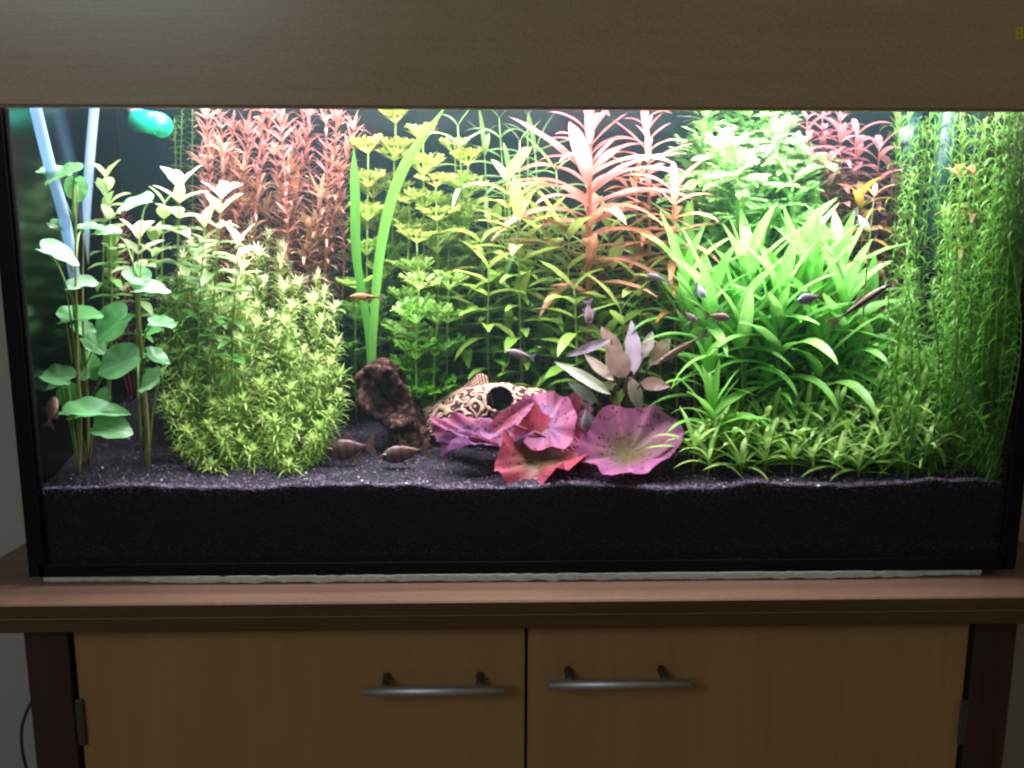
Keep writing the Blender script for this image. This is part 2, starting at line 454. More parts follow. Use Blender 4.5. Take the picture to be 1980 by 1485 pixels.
for k in range(15000):
    x = random.uniform(x0+.002, x1-.002); y = y0+.002+(y1-y0-.006)*random.random()**1.5
    if k % 5 == 0: y = y0+random.uniform(.0012, .01)
    s = random.uniform(.0007, .0017); q = random.random()
    col = (.045, .030, .058) if q < .62 else ((.11, .08, .15) if q < .93 else ((.16, .12, .17) if q < .994 else (.75, .75, .8)))
    R = np.array(Matrix.Rotation(random.random()*6, 3, Vector((random.random(), random.random(), random.random()+.1))))
    vv = (OCT*np.array([s*random.uniform(.7, 1.3), s, s*.8]))@R.T + np.array((x, y, sub(x, y)+s*.5)); mb.add(vv, OF, col)
for k in range(2600):   # grains pressed against the front pane, mostly in the lighter base layer and at the top
    x = random.uniform(x0+.002, x1-.002)
    z = random.uniform(.018, .032) if k % 2 else sub(x, y0)-abs(random.gauss(0, .012))
    s = random.uniform(.0005, .0011); col = random.choice([(.006, .012, .010), (.010, .012, .012), (.035, .045, .03)])
    mb.add(OCT*s+np.array((x, y0-.0000+s*.1, max(z, .012))), OF, col)
tag(obj('loose_gravel', mb.mesh('loose_gravel', M_grain, False)), 'dark purplish gravel grains with a few white specks covering the bed', 'gravel', kind='stuff')

# ------------------------------------------------------------------ leaf meshes
def leaf_vf(bend=.6, fold=.25, W=.2, prof='lance', wave=0, seg=9, cols=4, twist=0, ph=0, base_bend=0):
    v = []; uv = []; f = []
    x = z = 0; a = base_bend
    for i in range(seg+1):
        t = i/seg
        if i: a = base_bend - bend*t; x += math.cos(a)/seg; z += math.sin(a)/seg
        if prof == 'lance': wd = max(.03, math.sin(PI*min(1, t**.85))**.8) * (1-.15*t)
        elif prof == 'strap': wd = min(1, .35+3.2*t)*max(.02, (1-t**3.2))
        elif prof == 'oval': wd = max(.05, math.sin(PI*t**.8))**.6
        elif prof == 'needle': wd = max(.08, (1-t)**.6) * min(1, .5+4*t)
        if t == 1: wd = .02
        tw = twist*t
        for k in range(cols+1):
            u = k/cols*2-1; y = u*wd*W/2
            zz = fold*abs(y) + wave*W*math.sin(t*17+ph+(1.2 if u > 0 else 0))*abs(u)
            yy = y*math.cos(tw) - zz*math.sin(tw); z2 = y*math.sin(tw) + zz*math.cos(tw)
            v.append((x - z2*math.sin(a), yy, z + z2*math.cos(a))); uv.append((t, k/cols))
    for i in range(seg):
        for k in range(cols): q = i*(cols+1)+k; f.append((q, q+cols+1, q+cols+2, q+1))
    return v, f, uv
def leaf_set(name, n, W, prof, bend, fold=.25, wave=.0, seg=9, cols=4, tw=.4, bb=0, m=None):
    out = []
    for k in range(n):
        b = bend[0]+(bend[1]-bend[0])*k/max(1, n-1)
        v, f, uv = leaf_vf(b, fold, W*random.uniform(.85, 1.15), prof, wave, seg, cols, random.uniform(-tw, tw), random.random()*6, bb)
        out.append(mesh_from(name, v, f, m or M_leaf, True, None, uv))
    return out
def lerp(a, b, t): t = min(1, max(0, t)); return tuple(x+(y-x)*t for x, y in zip(a, b))
def jit(c, s=.15):
    k = 1+random.uniform(-s, s); return tuple(max(0, x*k*(1+random.uniform(-s, s)*.5)) for x in c)
def ordinal(i):
    L = ['first', 'second', 'third', 'fourth', 'fifth', 'sixth', 'seventh', 'eighth', 'ninth', 'tenth', 'eleventh', 'twelfth', 'thirteenth', 'fourteenth',
            'fifteenth', 'sixteenth', 'seventeenth', 'eighteenth', 'nineteenth', 'twentieth', 'twenty-first', 'twenty-second', 'twenty-third', 'twenty-fourth',
            'twenty-fifth', 'twenty-sixth', 'twenty-seventh', 'twenty-eighth', 'twenty-ninth', 'thirtieth', 'thirty-first', 'thirty-second', 'thirty-third', 'thirty-fourth', 'thirty-fifth']+['thirty-'+k for k in ('sixth', 'seventh', 'eighth', 'ninth')]+['fortieth']+['forty-'+k for k in ('first', 'second', 'third', 'fourth', 'fifth', 'sixth', 'seventh', 'eighth', 'ninth')]
    return L[i]
def stem_curve(tip, bpx, Y, lean=.006, n=6, Yb=None):
    """root on the gravel below bpx, up to the tip point"""
    Yb = Y if Yb is None else Yb
    b = at(bpx, 850, Yb); bx = min(max(b.x, -.48), .48); root = Vector((bx, Yb, sub(bx, Yb)-.003))
    T = Vector(tip); mid = root.lerp(T, .55)+Vector((random.uniform(-lean, lean), random.uniform(-lean, lean), 0))
    return root, bez([root, mid, T], n)
def along(pts, t):
    k = t*(len(pts)-1); i = min(int(k), len(pts)-2); fr = k-i
    return pts[i].lerp(pts[i+1], fr), (pts[i+1]-pts[i]).normalized()
def clampY(P):
    P.y = min(max(P.y, G+.004), D-.004); return P

def leafy_stem(name, label, cat, group, tip, bpx, Y, leaves, Lm, spacing, nper, cfun, scol, rad=.0011, t0=.15, el=(.1, 1.1), top=.55, sz=None, Yb=None, jitter=.25, grow=None):
    """stem with individual leaf parts; el: elevation angle low -> top; cfun(t,z) -> colour; grow(t) -> length factor"""
    root, pts = stem_curve(tip, bpx, Y, Yb=Yb)
    th = thing(name, label, cat, root, group)
    rr = [rad*(1.25-.6*i/(len(pts)-1)) for i in range(len(pts))]
    mb = MB(); v, f = tube_vf(pts, rr, 6); mb.add(v, f, scol); obj('stem', mb.mesh('stem', M_stem), th)
    Ln = sum((pts[i+1]-pts[i]).length for i in range(len(pts)-1)); nn = max(2, int(Ln*(1-t0)/spacing)); ph = random.random()*6
    for i in range(nn+1):
        t = t0+(1-t0)*i/nn; P, T = along(pts, min(t, .999)); ph += PI/2 if nper == 2 else PI/nper
        tt = i/nn; e = el[0]+(el[1]-el[0])*max(0, (tt-(1-top))/top)**1.3
        for k in range(nper):
            a = ph+2*PI*k/nper+random.uniform(-jitter, jitter)
            hd = Vector((math.cos(a), math.sin(a)*.8, 0)); ee = e+random.uniform(-.18, .18)
            d = hd*math.cos(ee)+Vector((0, 0, 1))*math.sin(ee)
            Lf = Lm*random.uniform(.8, 1.12)*(grow(tt) if grow else 1)
            # keep the leaf inside the glass
            E = P+d*Lf
            if E.y < G+.006 or E.y > D-.006: d.y *= -.35
            if abs(E.x) > .485: d.x *= -.3
            if E.z > WL-.004: Lf *= .5
            d.normalize()
            up = Vector((0, 0, 1)) if ee < 1.1 else -hd
            o = child('leaf', random.choice(leaves), th, basis(P, d, up+hd*-.2, Lf)); o.color = (*jit(cfun(tt, P.z)), 1)
    return th

# template strips for joined foliage
def strip(bend, W, seg=3, bb=0, prof='lance'):
    v, f, _ = leaf_vf(bend, .2, W, prof, 0, seg, 2 if W > .12 else 1, 0, 0, bb); return np.array(v), f
def place_np(mb, tv, tf, P, d, n, s, c):
    Mx = basis(P, d, n, s); A = np.array([[Mx[i][j] for j in range(3)] for i in range(3)])
    mb.add(tv@A.T+np.array(P), tf, c)
def whorled_stem(name, label, cat, group, tip, bpx, Y, tmpl, Lm, spacing, nper, cfun, scol, rad=.0007, t0=.1, el=(.2, .9), tipn=10, grow=None, Yb=None, tipL=.9, lean=.006, part='foliage'):
    root, pts = stem_curve(tip, bpx, Y, lean, Yb=Yb); th = thing(name, label, cat, root, group)
    mb = MB(); v, f = tube_vf(pts, rad, 5); mb.add(v, f, scol); obj('stem', mb.mesh('stem', M_stem), th)
    mb = MB(); Ln = sum((pts[i+1]-pts[i]).length for i in range(len(pts)-1)); nn = max(2, int(Ln*(1-t0)/spacing))
    for i in range(nn):
        tt = i/nn; P, T = along(pts, t0+(1-t0)*tt); ph = random.random()*6
        for k in range(nper):
            a = ph+2*PI*k/nper; e = el[0]+(el[1]-el[0])*tt**2+random.uniform(-.2, .2)
            d = Vector((math.cos(a)*math.cos(e), math.sin(a)*math.cos(e), math.sin(e)))
            L_ = Lm*random.uniform(.75, 1.15)*(grow(tt) if grow else 1)
            E = P+d*L_
            if E.y < G+.004: d.y = abs(d.y)*.4
            if E.x > .488 or E.x < -.488: d.x *= -.4
            tv, tf = random.choice(tmpl); place_np(mb, tv, tf, P, d, (0, 0, 1), L_, jit(cfun(tt, P.z), .2))
    obj(part, mb.mesh(part, M_fol), th, kind='stuff')
    mb = MB(); P, T = pts[-1], (pts[-1]-pts[-2]).normalized()
    for k in range(tipn):
        a = k*2.4; e = .35+1.1*k/tipn
        d = Vector((math.cos(a)*math.cos(e), math.sin(a)*math.cos(e), math.sin(e)))
        tv, tf = random.choice(tmpl); place_np(mb, tv, tf, P, d, (0, 0, 1), Lm*tipL*random.uniform(.7, 1.1), jit(cfun(1.0, P.z+.01), .15))
    obj('shoot_tip', mb.mesh('shoot_tip', M_fol), th)
    return th

# ------------------------------------------------------------------ species
# pale green feathery clump
C_T = [strip(b, .11, 3, .15) for b in (.2, .6, 1.0, 1.4)]
def c_col(tt, z): return lerp((.25, .47, .055), (.54, .70, .28), (tt*.72+max(0, (z-.16)/.25)*.45)**1.35) if tt < .97 else lerp((.42, .64, .16), (.86, .93, .70), max(0, (z-.17)/.16)*(.5+.6*random.random()))
C_tips = []
poly = [(305, 560), (350, 470), (470, 430), (530, 470), (560, 540), (625, 560), (660, 600), (695, 670), (690, 760), (640, 810), (620, 860), (570, 900), (520, 880), (410, 895), (350, 870), (310, 830), (315, 700)]
def inside(p, poly):
    r = False; j = len(poly)-1
    for i in range(len(poly)):
        (xi, yi), (xj, yj) = poly[i], poly[j]
        if (yi > p[1]) != (yj > p[1]) and p[0] < (xj-xi)*(p[1]-yi)/(yj-yi)+xi: r = not r
        j = i
    return r
while len(C_tips) < 92:
    p = (random.uniform(300, 700), random.uniform(430, 900))
    if inside(p, poly) and all((p[0]-q[0])**2+((p[1]-q[1])*.9)**2 > 24**2 for q in C_tips): C_tips.append(p)
C_tips += [(520, 455), (545, 480), (615, 540), (400, 590), (480, 610), (345, 870), (410, 900), (560, 900)]
band_n = {}
for (x, y) in sorted(C_tips, key=lambda p: -p[0]):
    Y = .045 + .19*(1-(y-430)/470) + random.uniform(-.012, .012); Y = max(.028, Y)
    band = 'at the low front' if y > 780 else ('halfway up' if y > 600 else 'at the top')
    k = band_n.get(band, 0); band_n[band] = k+1
    whorled_stem('feathery_stem_plant', f'pale fine-leaved stem {band} in the feathery bush, {ordinal(k)} counting from the driftwood', 'aquatic plant',
                 'fine-leaved stems of the feathery bush', at(x, y, Y), 500+(x-500)*.7, Y, C_T, .0150*random.uniform(.8, 1.25), .0048, 8, c_col, (.16, .22, .04), .0006, .08, (.15, .8), 20, tipL=.8+.4*(y < 660), grow=lambda t: .85+.3*t)

# red narrow-leaved clump
D_T = [strip(b, .14, 4, .2) for b in (.2, .5, .9, 1.4)]
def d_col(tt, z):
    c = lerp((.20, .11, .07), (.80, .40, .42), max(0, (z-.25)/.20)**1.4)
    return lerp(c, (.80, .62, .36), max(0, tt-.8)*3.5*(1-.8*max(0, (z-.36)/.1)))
D_tips = sorted([(400, 232), (432, 300), (480, 262), (455, 330), (540, 205), (508, 218), (562, 335), (600, 225), (650, 235), (684, 252), (645, 305), (585, 212), (620, 385), (560, 425),
          (412, 285), (500, 370), (425, 210), (655, 330), (612, 470), (630, 520), (575, 270), (530, 300), (470, 400), (540, 480), (590, 500), (520, 230), (630, 215), (450, 250), (515, 420), (470, 330), (575, 370), (600, 440), (540, 385), (655, 420), (390, 320)], key=lambda p: -p[0])
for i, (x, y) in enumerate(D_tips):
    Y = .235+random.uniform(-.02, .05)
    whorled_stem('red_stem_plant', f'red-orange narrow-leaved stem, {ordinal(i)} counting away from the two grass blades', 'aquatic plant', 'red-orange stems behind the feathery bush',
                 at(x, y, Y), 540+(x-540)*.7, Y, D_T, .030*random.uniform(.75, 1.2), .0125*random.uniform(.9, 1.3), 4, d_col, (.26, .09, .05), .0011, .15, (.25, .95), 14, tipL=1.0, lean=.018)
# dim red plants in the back corner
for i, (x, y, Y) in enumerate([(60, 452, .16), (95, 470, .2), (75, 520, .17), (195, 448, .27), (222, 462, .28), (238, 420, .29)]):
    whorled_stem('dark_red_stem_plant', ['dim red stem nearest the glass edge behind the heart-leaved plant', 'dim red stem between the glass edge and the pale bars', 'low dim red stem near the glass edge',
                 'red stem just behind the upright pale tube', 'red stem beside the white-tipped plants', 'tall thin red stem beside the white-tipped plants'][i], 'aquatic plant', 'dim red stems in the corner',
                 at(x, y, Y), x+random.uniform(-10, 10) if x > 120 else x+60, Y, D_T, .022, .012, 4, lambda tt, z: lerp((.10, .03, .025), (.42, .12, .10), tt), (.3, .06, .04), .001, .2, (.25, .8), 9)
# thin green vertical plant by the outlet
E_T = [strip(b, .22, 3, .1) for b in (.3, .8)]
for i, (x, y) in enumerate([(352, 215), (372, 200), (338, 240)]):
    whorled_stem('thin_green_stem_plant', ['thin green stem hanging beside the green outlet nozzle', 'thin green stem touching the red clump', 'shortest thin green stem close to the outlet nozzle'][i], 'aquatic plant', 'thin green stems by the outlet',
                 at(x, y, .3), x+6, .3, E_T, .012, .008, 4, lambda tt, z: lerp((.03, .12, .02), (.16, .42, .05), tt*.8), (.12, .2, .04), .0008, .3, (.2, .7), 7)

# dense thin-leaved green clump along the end pane
N_T = [strip(b, .075, 5, .55) for b in (.9, 1.5, 2.1, 2.7)]
def n_col(tt, z): return lerp((.13, .38, .045), (.20, .44, .08), tt**1.5*.5+max(0, (z-.2)/.27)*.6)
k = 0; N_t = []
for i in range(19): N_t.append((1728+i*14+random.uniform(-8, 8), 205+random.uniform(-5, 60), .10+.2*random.random(), 0))
for i in range(50):
    y = random.uniform(330, 850); N_t.append((random.uniform(1750-(max(0, y-480))*.0, 1975), y, .03+.10*random.random(), 1))
for (x, y, Y, q) in sorted(N_t, key=lambda p: -p[0]):
    Y = max(.022, min(Y, .4936/((x-990)/2005)-.99-random.uniform(.005, .03)))
    xr = min(at(x, y, Y).x, .482); T = at(x, y, Y); T.x = xr
    band = 'tall wispy' if q == 0 else ('low bushy' if y > 600 else 'mid-height curly')
    k = band_n.get(band, 0); band_n[band] = k+1; lab = f'{band} green stem in the dense clump, {ordinal(k)} counting from the end pane'
    whorled_stem('curly_green_stem_plant', lab, 'aquatic plant', 'dense green stems by the end pane', T, x, Y, N_T, .026 if q == 0 else .019, .0145 if q == 0 else .0085, 6,
                 n_col, (.10, .26, .03), .0008, .04, (.1, .9) if q == 0 else (-.1, 1.2), 8, Yb=Y, lean=.012 if q == 0 else .03)

# umbrella whorls
def fan_whorl(name, nl, el, lobes, lf=.38, er=.15, lw=.42, rim=False):
    """whorl of pinnate leaves raised like a parasol, unit radius"""
    mb = MB()
    for k in range(nl):
        a = 2*PI*k/nl+random.uniform(-.15, .15); e = el+random.uniform(-er, er)
        d = Vector((math.cos(a)*math.cos(e), math.sin(a)*math.cos(e), math.sin(e)))
        tv, tf = strip(.5, .10, 4, 0); place_np(mb, tv, tf, (0, 0, 0), d, (0, 0, 1), 1, (.9, .9, .9))
        tang = Vector((0, 0, 1)).cross(d).normalized()
        for j in range(lobes):
            t = (.35+.6*j/(lobes-1)) if not rim else .62+.4*j/(lobes-1)
            for s in (-1, 1):
                P = d*t*.96+Vector((0, 0, -.12*t*t))
                q = (d*.8+tang*s*random.uniform(.6, 1.0)+Vector((0, 0, .1))).normalized() if not rim else (d*.6+tang*s*random.uniform(.4, 1.0)+Vector((0, 0, random.uniform(-.2, .5)))).normalized()
                tv, tf = strip(.5, lw, 3, .1, 'oval'); place_np(mb, tv, tf, P, q, (0, 0, 1), lf*random.uniform(.8, 1.2), (1, 1, random.uniform(.8, 1)))
    return mb
def whorl_meshes(name, n, **k):
    out = []
    for i in range(n):
        mb = fan_whorl(name, **k); me = mesh_from(name, np.concatenate(mb.v), mb.f, M_leafw, True, np.concatenate(mb.c)); out.append(me)
    return out
M_leafw = leaf_mat('whorl_leaf', 'object', vein=0, trans=.42)
H_W = whorl_meshes('leaf_whorl', 5, nl=12, el=.9, lobes=5, lf=.26, lw=.5, er=.1, rim=True) + whorl_meshes('leaf_whorl', 3, nl=11, el=.65, lobes=5, lf=.26, lw=.5, er=.1, rim=True)
K_W = whorl_meshes('leaf_whorl', 5, nl=13, el=.5, lobes=6, lf=.24, er=.6, lw=.55)
def whorl_plant(name, label, group, x, y, Y, W_, R, sp, cfun, scol, top_r=.8, bpx=None, n_max=9, tilt=.15):
    T = at(x, y, Y); T.z = min(T.z, WL-.012); root, pts = stem_curve(T, bpx or x, Y, .004, 8); th = thing(name, label, 'aquatic plant', root, group)
    mb = MB(); v, f = tube_vf(pts, .0009, 6); mb.add(v, f, scol); obj('stem', mb.mesh('stem', M_stem), th)
    z = T.z; k = 0; Ln = (T-root).length
    while True:
        s = k*sp*(1 if k < 2 else 1.0)
        if s > Ln*.93 or k >= n_max: break
        P, tt = along(pts, max(0, 1-s/Ln)); r = R*(top_r if k == 0 else random.uniform(.85, 1.1))
        a = random.random()*6; M_ = basis(P, (math.cos(a), math.sin(a), random.uniform(-.12, .12)), (random.uniform(-tilt, tilt), random.uniform(-tilt*1.6, .05), 1), r)
        o = child('leaf_whorl', random.choice(W_), th, M_); o.color = (*jit(cfun(1-s/Ln if k else 1, P.z), .12), 1); k += 1
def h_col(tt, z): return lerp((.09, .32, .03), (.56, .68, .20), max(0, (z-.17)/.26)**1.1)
H_tips = sorted([(765, 240, .25), (818, 275, .22), (712, 298, .22), (762, 312, .24), (880, 300, .27), (843, 362, .2), (905, 322, .25), (792, 395, .22), (858, 400, .26), (722, 385, .27), (806, 470, .17),
          (868, 470, .22), (752, 470, .26), (690, 450, .28), (810, 560, .12), (868, 560, .16), (780, 590, .16), (690, 560, .2), (845, 625, .14), (800, 660, .15), (905, 425, .24), (740, 540, .22), (655, 620, .2)], key=lambda p: p[0])
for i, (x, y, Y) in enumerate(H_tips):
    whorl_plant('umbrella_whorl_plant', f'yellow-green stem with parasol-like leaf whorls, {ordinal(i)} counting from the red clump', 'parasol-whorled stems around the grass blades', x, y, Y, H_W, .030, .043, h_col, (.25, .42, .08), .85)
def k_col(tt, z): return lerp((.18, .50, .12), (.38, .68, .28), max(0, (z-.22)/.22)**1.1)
K_tips = sorted([(1365, 232, .25), (1450, 225, .26), (1405, 300, .2), (1500, 275, .22), (1560, 310, .22), (1340, 305, .27), (1425, 345, .17), (1530, 355, .19), (1465, 395, .2), (1385, 395, .24), (1500, 220, .28), (1410, 215, .28), (1590, 380, .26), (1480, 440, .24)], key=lambda p: p[0])
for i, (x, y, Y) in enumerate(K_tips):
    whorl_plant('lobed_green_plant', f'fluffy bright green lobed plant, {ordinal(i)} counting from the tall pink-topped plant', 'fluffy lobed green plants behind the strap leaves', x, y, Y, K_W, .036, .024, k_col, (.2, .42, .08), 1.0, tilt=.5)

# green lance-leaved stems in the middle
I_L = leaf_set('leaf', 8, .27, 'lance', (.2, 1.1), .3, .03)
I_N = leaf_set('leaf', 5, .11, 'lance', (.3, 1.2), .3)
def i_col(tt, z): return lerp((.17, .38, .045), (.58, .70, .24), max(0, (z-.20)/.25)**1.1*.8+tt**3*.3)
I_tips = sorted([(980, 350, .2, 560), (1002, 425, .17, 1010), (1100, 465, .18, 1090), (945, 520, .17, 950), (1060, 500, .2, 1050), (1185, 520, .22, 1180), (905, 500, .24, 930), (1235, 545, .17, 1230), (1285, 560, .2, 1270),
          (1005, 580, .18, 1010), (1065, 600, .18, 1070), (1160, 600, .2, 1160), (1165, 665, .16, 1160), (940, 610, .18, 960), (1045, 690, .19, 1040), (1235, 640, .2, 1225), (885, 640, .2, 900), (965, 560, .2, 965), (1110, 560, .14, 1110), (1230, 470, .26, 1220), (1050, 430, .25, 1040), (955, 440, .25, 960), (1090, 660, .18, 1090), (1120, 530, .23, 1120), (1200, 600, .14, 1200), (1270, 640, .17, 1265), (985, 640, .18, 985), (920, 560, .27, 920), (1010, 520, .26, 1010), (1160, 470, .27, 1160), (1290, 500, .26, 1290), (1060, 700, .2, 1065)], key=lambda p: p[0])
I_tips = sorted(I_tips+[(890, 470, .28, 890), (930, 470, .2, 930), (975, 480, .29, 975), (1030, 520, .3, 1030), (1080, 430, .29, 1080), (1130, 440, .3, 1130), (1180, 420, .28, 1180), (1250, 520, .3, 1250), (1210, 560, .29, 1210), (1100, 620, .28, 1100), (900, 590, .2, 900), (1290, 600, .22, 1290)], key=lambda p: p[0])
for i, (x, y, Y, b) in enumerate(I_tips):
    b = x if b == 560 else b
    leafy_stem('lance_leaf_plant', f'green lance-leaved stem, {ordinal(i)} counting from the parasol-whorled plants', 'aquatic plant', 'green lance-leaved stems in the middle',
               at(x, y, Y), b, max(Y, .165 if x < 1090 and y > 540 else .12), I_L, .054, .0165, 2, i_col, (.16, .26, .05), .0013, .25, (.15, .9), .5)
for i, (x, y, Y) in enumerate([(885, 243, .24), (1005, 272, .23), (985, 345, .26), (1075, 330, .27), (935, 262, .29), (965, 228, .3), (1035, 300, .3), (1020, 225, .31)]):
    leafy_stem('narrow_leaf_plant', ['pale green narrow-leaved stem crossing the tip of the long grass blade', 'pale green narrow-leaved stem with upright tip beside the tall pink-topped plant',
               'lower narrow-leaved stem between the parasol whorls and the tall red stem', 'thin narrow-leaved stem behind the tall red stem', 'pale narrow-leaved stem at the back wall just past the long grass blade tip', 'narrow-leaved stem reaching the hood at the back wall, second past the grass blade', 'narrow-leaved stem at the back wall halfway to the tall red stem', 'narrow-leaved stem reaching the hood right behind the tall pink top'][i], 'aquatic plant', 'pale narrow-leaved stems near the surface',
               at(x, y, Y), x+20, Y, I_N, .062, .026, 2, lambda tt, z: lerp((.12, .34, .10), (.42, .72, .32), (z-.2)/.25), (.25, .45, .12), .001, .3, (.15, .95), .35)

# tall red plants
J_L = leaf_set('leaf', 8, .15, 'lance', (.3, 1.35), .35, .03, 12)
def j_col(tt, z): return lerp((.40, .23, .13), (.80, .36, .40), max(0, (z-.27)/.17)**1.2)
leafy_stem('tall_red_plant', 'tallest plant with thick reddish stem and large pink leaves under the hood', 'aquatic plant', 'tall red-leaved plants', at(1142, 205, .18), 1136, .18, J_L, .135, .0125, 3, j_col, (.42, .15, .09), .0033, .38, (.4, 1.15), .8, jitter=.45, grow=lambda t: .7+.3*min(1, t*2))
leafy_stem('tall_red_plant', 'pink-topped red plant just behind the tallest one', 'aquatic plant', 'tall red-leaved plants', at(1252, 208, .22), 1240, .22, J_L, .062, .014, 3, j_col, (.40, .18, .1), .002, .4, (.35, 1.2), .6)
leafy_stem('tall_red_plant', 'orange-pink plant with arching leaves above the strap-leaved clump', 'aquatic plant', 'tall red-leaved plants', at(1303, 372, .17), 1310, .17, J_L, .062, .016, 3, lambda tt, z: lerp((.36, .16, .06), (1.0, .42, .36), tt**2), (.42, .2, .08), .0017, .45, (.25, 1.0), .4)
leafy_stem('tall_red_plant', 'brownish orange plant low in the gap beside the tall red stem', 'aquatic plant', 'tall red-leaved plants', at(1230, 350, .27), 1225, .27, J_L, .05, .019, 3, lambda tt, z: lerp((.28, .13, .05), (.6, .3, .14), tt), (.4, .2, .08), .0015, .4, (.25, 1.0), .4)

# dark red clump
L_L = leaf_set('leaf', 7, .22, 'lance', (.7, 1.6), .25, .02, bb=.25)
def l_col(tt, z): return lerp((.15, .065, .05), (.58, .26, .31), max(0, (z-.31)/.13)**1.3)
L_tips = sorted([(1560, 232, .24), (1590, 212, .26), (1625, 235, .22), (1655, 265, .25), (1600, 320, .21), (1700, 292, .22), (1725, 340, .26), (1665, 385, .2), (1640, 470, .24), (1710, 440, .22), (1745, 480, .2), (1690, 560, .2), (1620, 215, .28)], key=lambda p: p[0])
for i, (x, y, Y) in enumerate(L_tips):
    yel = (x, y) == (1665, 385)
    leafy_stem('dark_red_leaf_plant', f'dark red stem with drooping leaves, {ordinal(i)} counting from the fluffy lobed green plants', 'aquatic plant', 'dark red drooping-leaved stems',
               at(x, y, Y), 1650+(x-1650)*.6, Y, L_L, .043, .0135, 3, (lambda tt, z: lerp((.12, .04, .02), (.6, .42, .08), tt**3)) if yel else l_col, (.22, .08, .05), .0012, .2, (.1, .9), .35)
# a few brown-yellow tips standing in the dense green clump
for i, (x, y) in enumerate([(1858, 345), (1935, 345), (1690, 380)]):
    leafy_stem('brown_tip_plant', ['brownish leaf rosette standing out high in the dense green clump', 'brownish leaf rosette close to the end pane', 'yellow-brown tip between dark red and dense green clumps'][i], 'aquatic plant', None,
               Vector((min(at(x, y, .09).x, .462), .09, at(x, y, .09).z)), x-25, .09, L_L, .027, .03, 3, lambda tt, z: lerp((.20, .16, .05), (.40, .26, .12), tt), (.25, .3, .06), .001, .72, (.2, .8), .5)

# strap leaves
M_L = leaf_set('leaf', 9, .215, 'strap', (.05, .9), .3, .02, 11)
M_B = leaf_set('leaf', 5, .18, 'strap', (1.0, 1.9), .3, .02, 11, bb=.25)
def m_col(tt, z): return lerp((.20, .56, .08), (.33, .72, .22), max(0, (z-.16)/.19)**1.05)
def strap(x, y, Y, b, lab, L_=.078, n=16):
    x = 1500+(x-1500)*1.12; b = 1500+(b-1500)*1.1; P = at(x, y, Y); root, pts = stem_curve(P, b, Y, .004, 6); th = thing('strap_leaf_plant', lab, 'aquatic plant', root, 'bright green strap-leaved plants')
    mb = MB(); v, f = tube_vf(pts, .0018, 6); mb.add(v, f, (.14, .24, .04)); obj('stem', mb.mesh('stem', M_stem), th)
    for k in range(n):
        a = k*2.4+random.random()*.5; t = k/(n-1); e = .18+1.15*t+random.uniform(-.1, .1); s = 1-.5*(1-t)**1.3
        Q, _ = along(pts, s*.999); hd = Vector((math.cos(a), math.sin(a)*.45, 0)); d = hd*math.cos(e)+Vector((0, 0, math.sin(e)))
        L2 = L_*random.uniform(.75, 1.1)*(1-.15*t)
        E = Q+d*L2
        if E.y < .02: d.y = abs(d.y)*.5
        if E.y > D-.01: d.y = -abs(d.y)*.5
        d.normalize()
        o = child('leaf', random.choice(M_B if e < .65 else M_L), th, basis(Q, d, Vector((0, 0, 1))*(1 if e < 1.15 else .1)-hd*.5, L2)); o.color = (*jit(m_col(t, E.z), .12), 1)
M_pos = sorted([(1345, 545, .14, 1360), (1390, 590, .11, 1400), (1455, 560, .16, 1440), (1440, 625, .09, 1435), (1530, 560, .2, 1520), (1520, 620, .13, 1510), (1590, 600, .18, 1580), (1612, 520, .15, 1600), (1660, 620, .16, 1640),
         (1580, 690, .09, 1575), (1392, 790, .055, 1395), (1350, 640, .17, 1360), (1480, 715, .1, 1480), (1690, 660, .2, 1670), (1500, 510, .24, 1500), (1420, 520, .22, 1420), (1560, 540, .12, 1550), (1380, 700, .10, 1385), (1540, 700, .14, 1540), (1640, 700, .12, 1640), (1345, 480, .2, 1345), (1620, 590, .10, 1610), (1480, 640, .18, 1480), (1560, 470, .22, 1560), (1475, 490, .19, 1470), (1510, 575, .09, 1505), (1540, 505, .15, 1540), (1455, 530, .12, 1450), (1500, 650, .09, 1500), (1560, 640, .11, 1560)], key=lambda p: p[0])
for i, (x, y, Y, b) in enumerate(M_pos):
    strap(x, y, Y, b, f'bright green plant with broad strap leaves, {ordinal(i)} counting from the brown-leaved plant', .100 if y < 700 else .072)
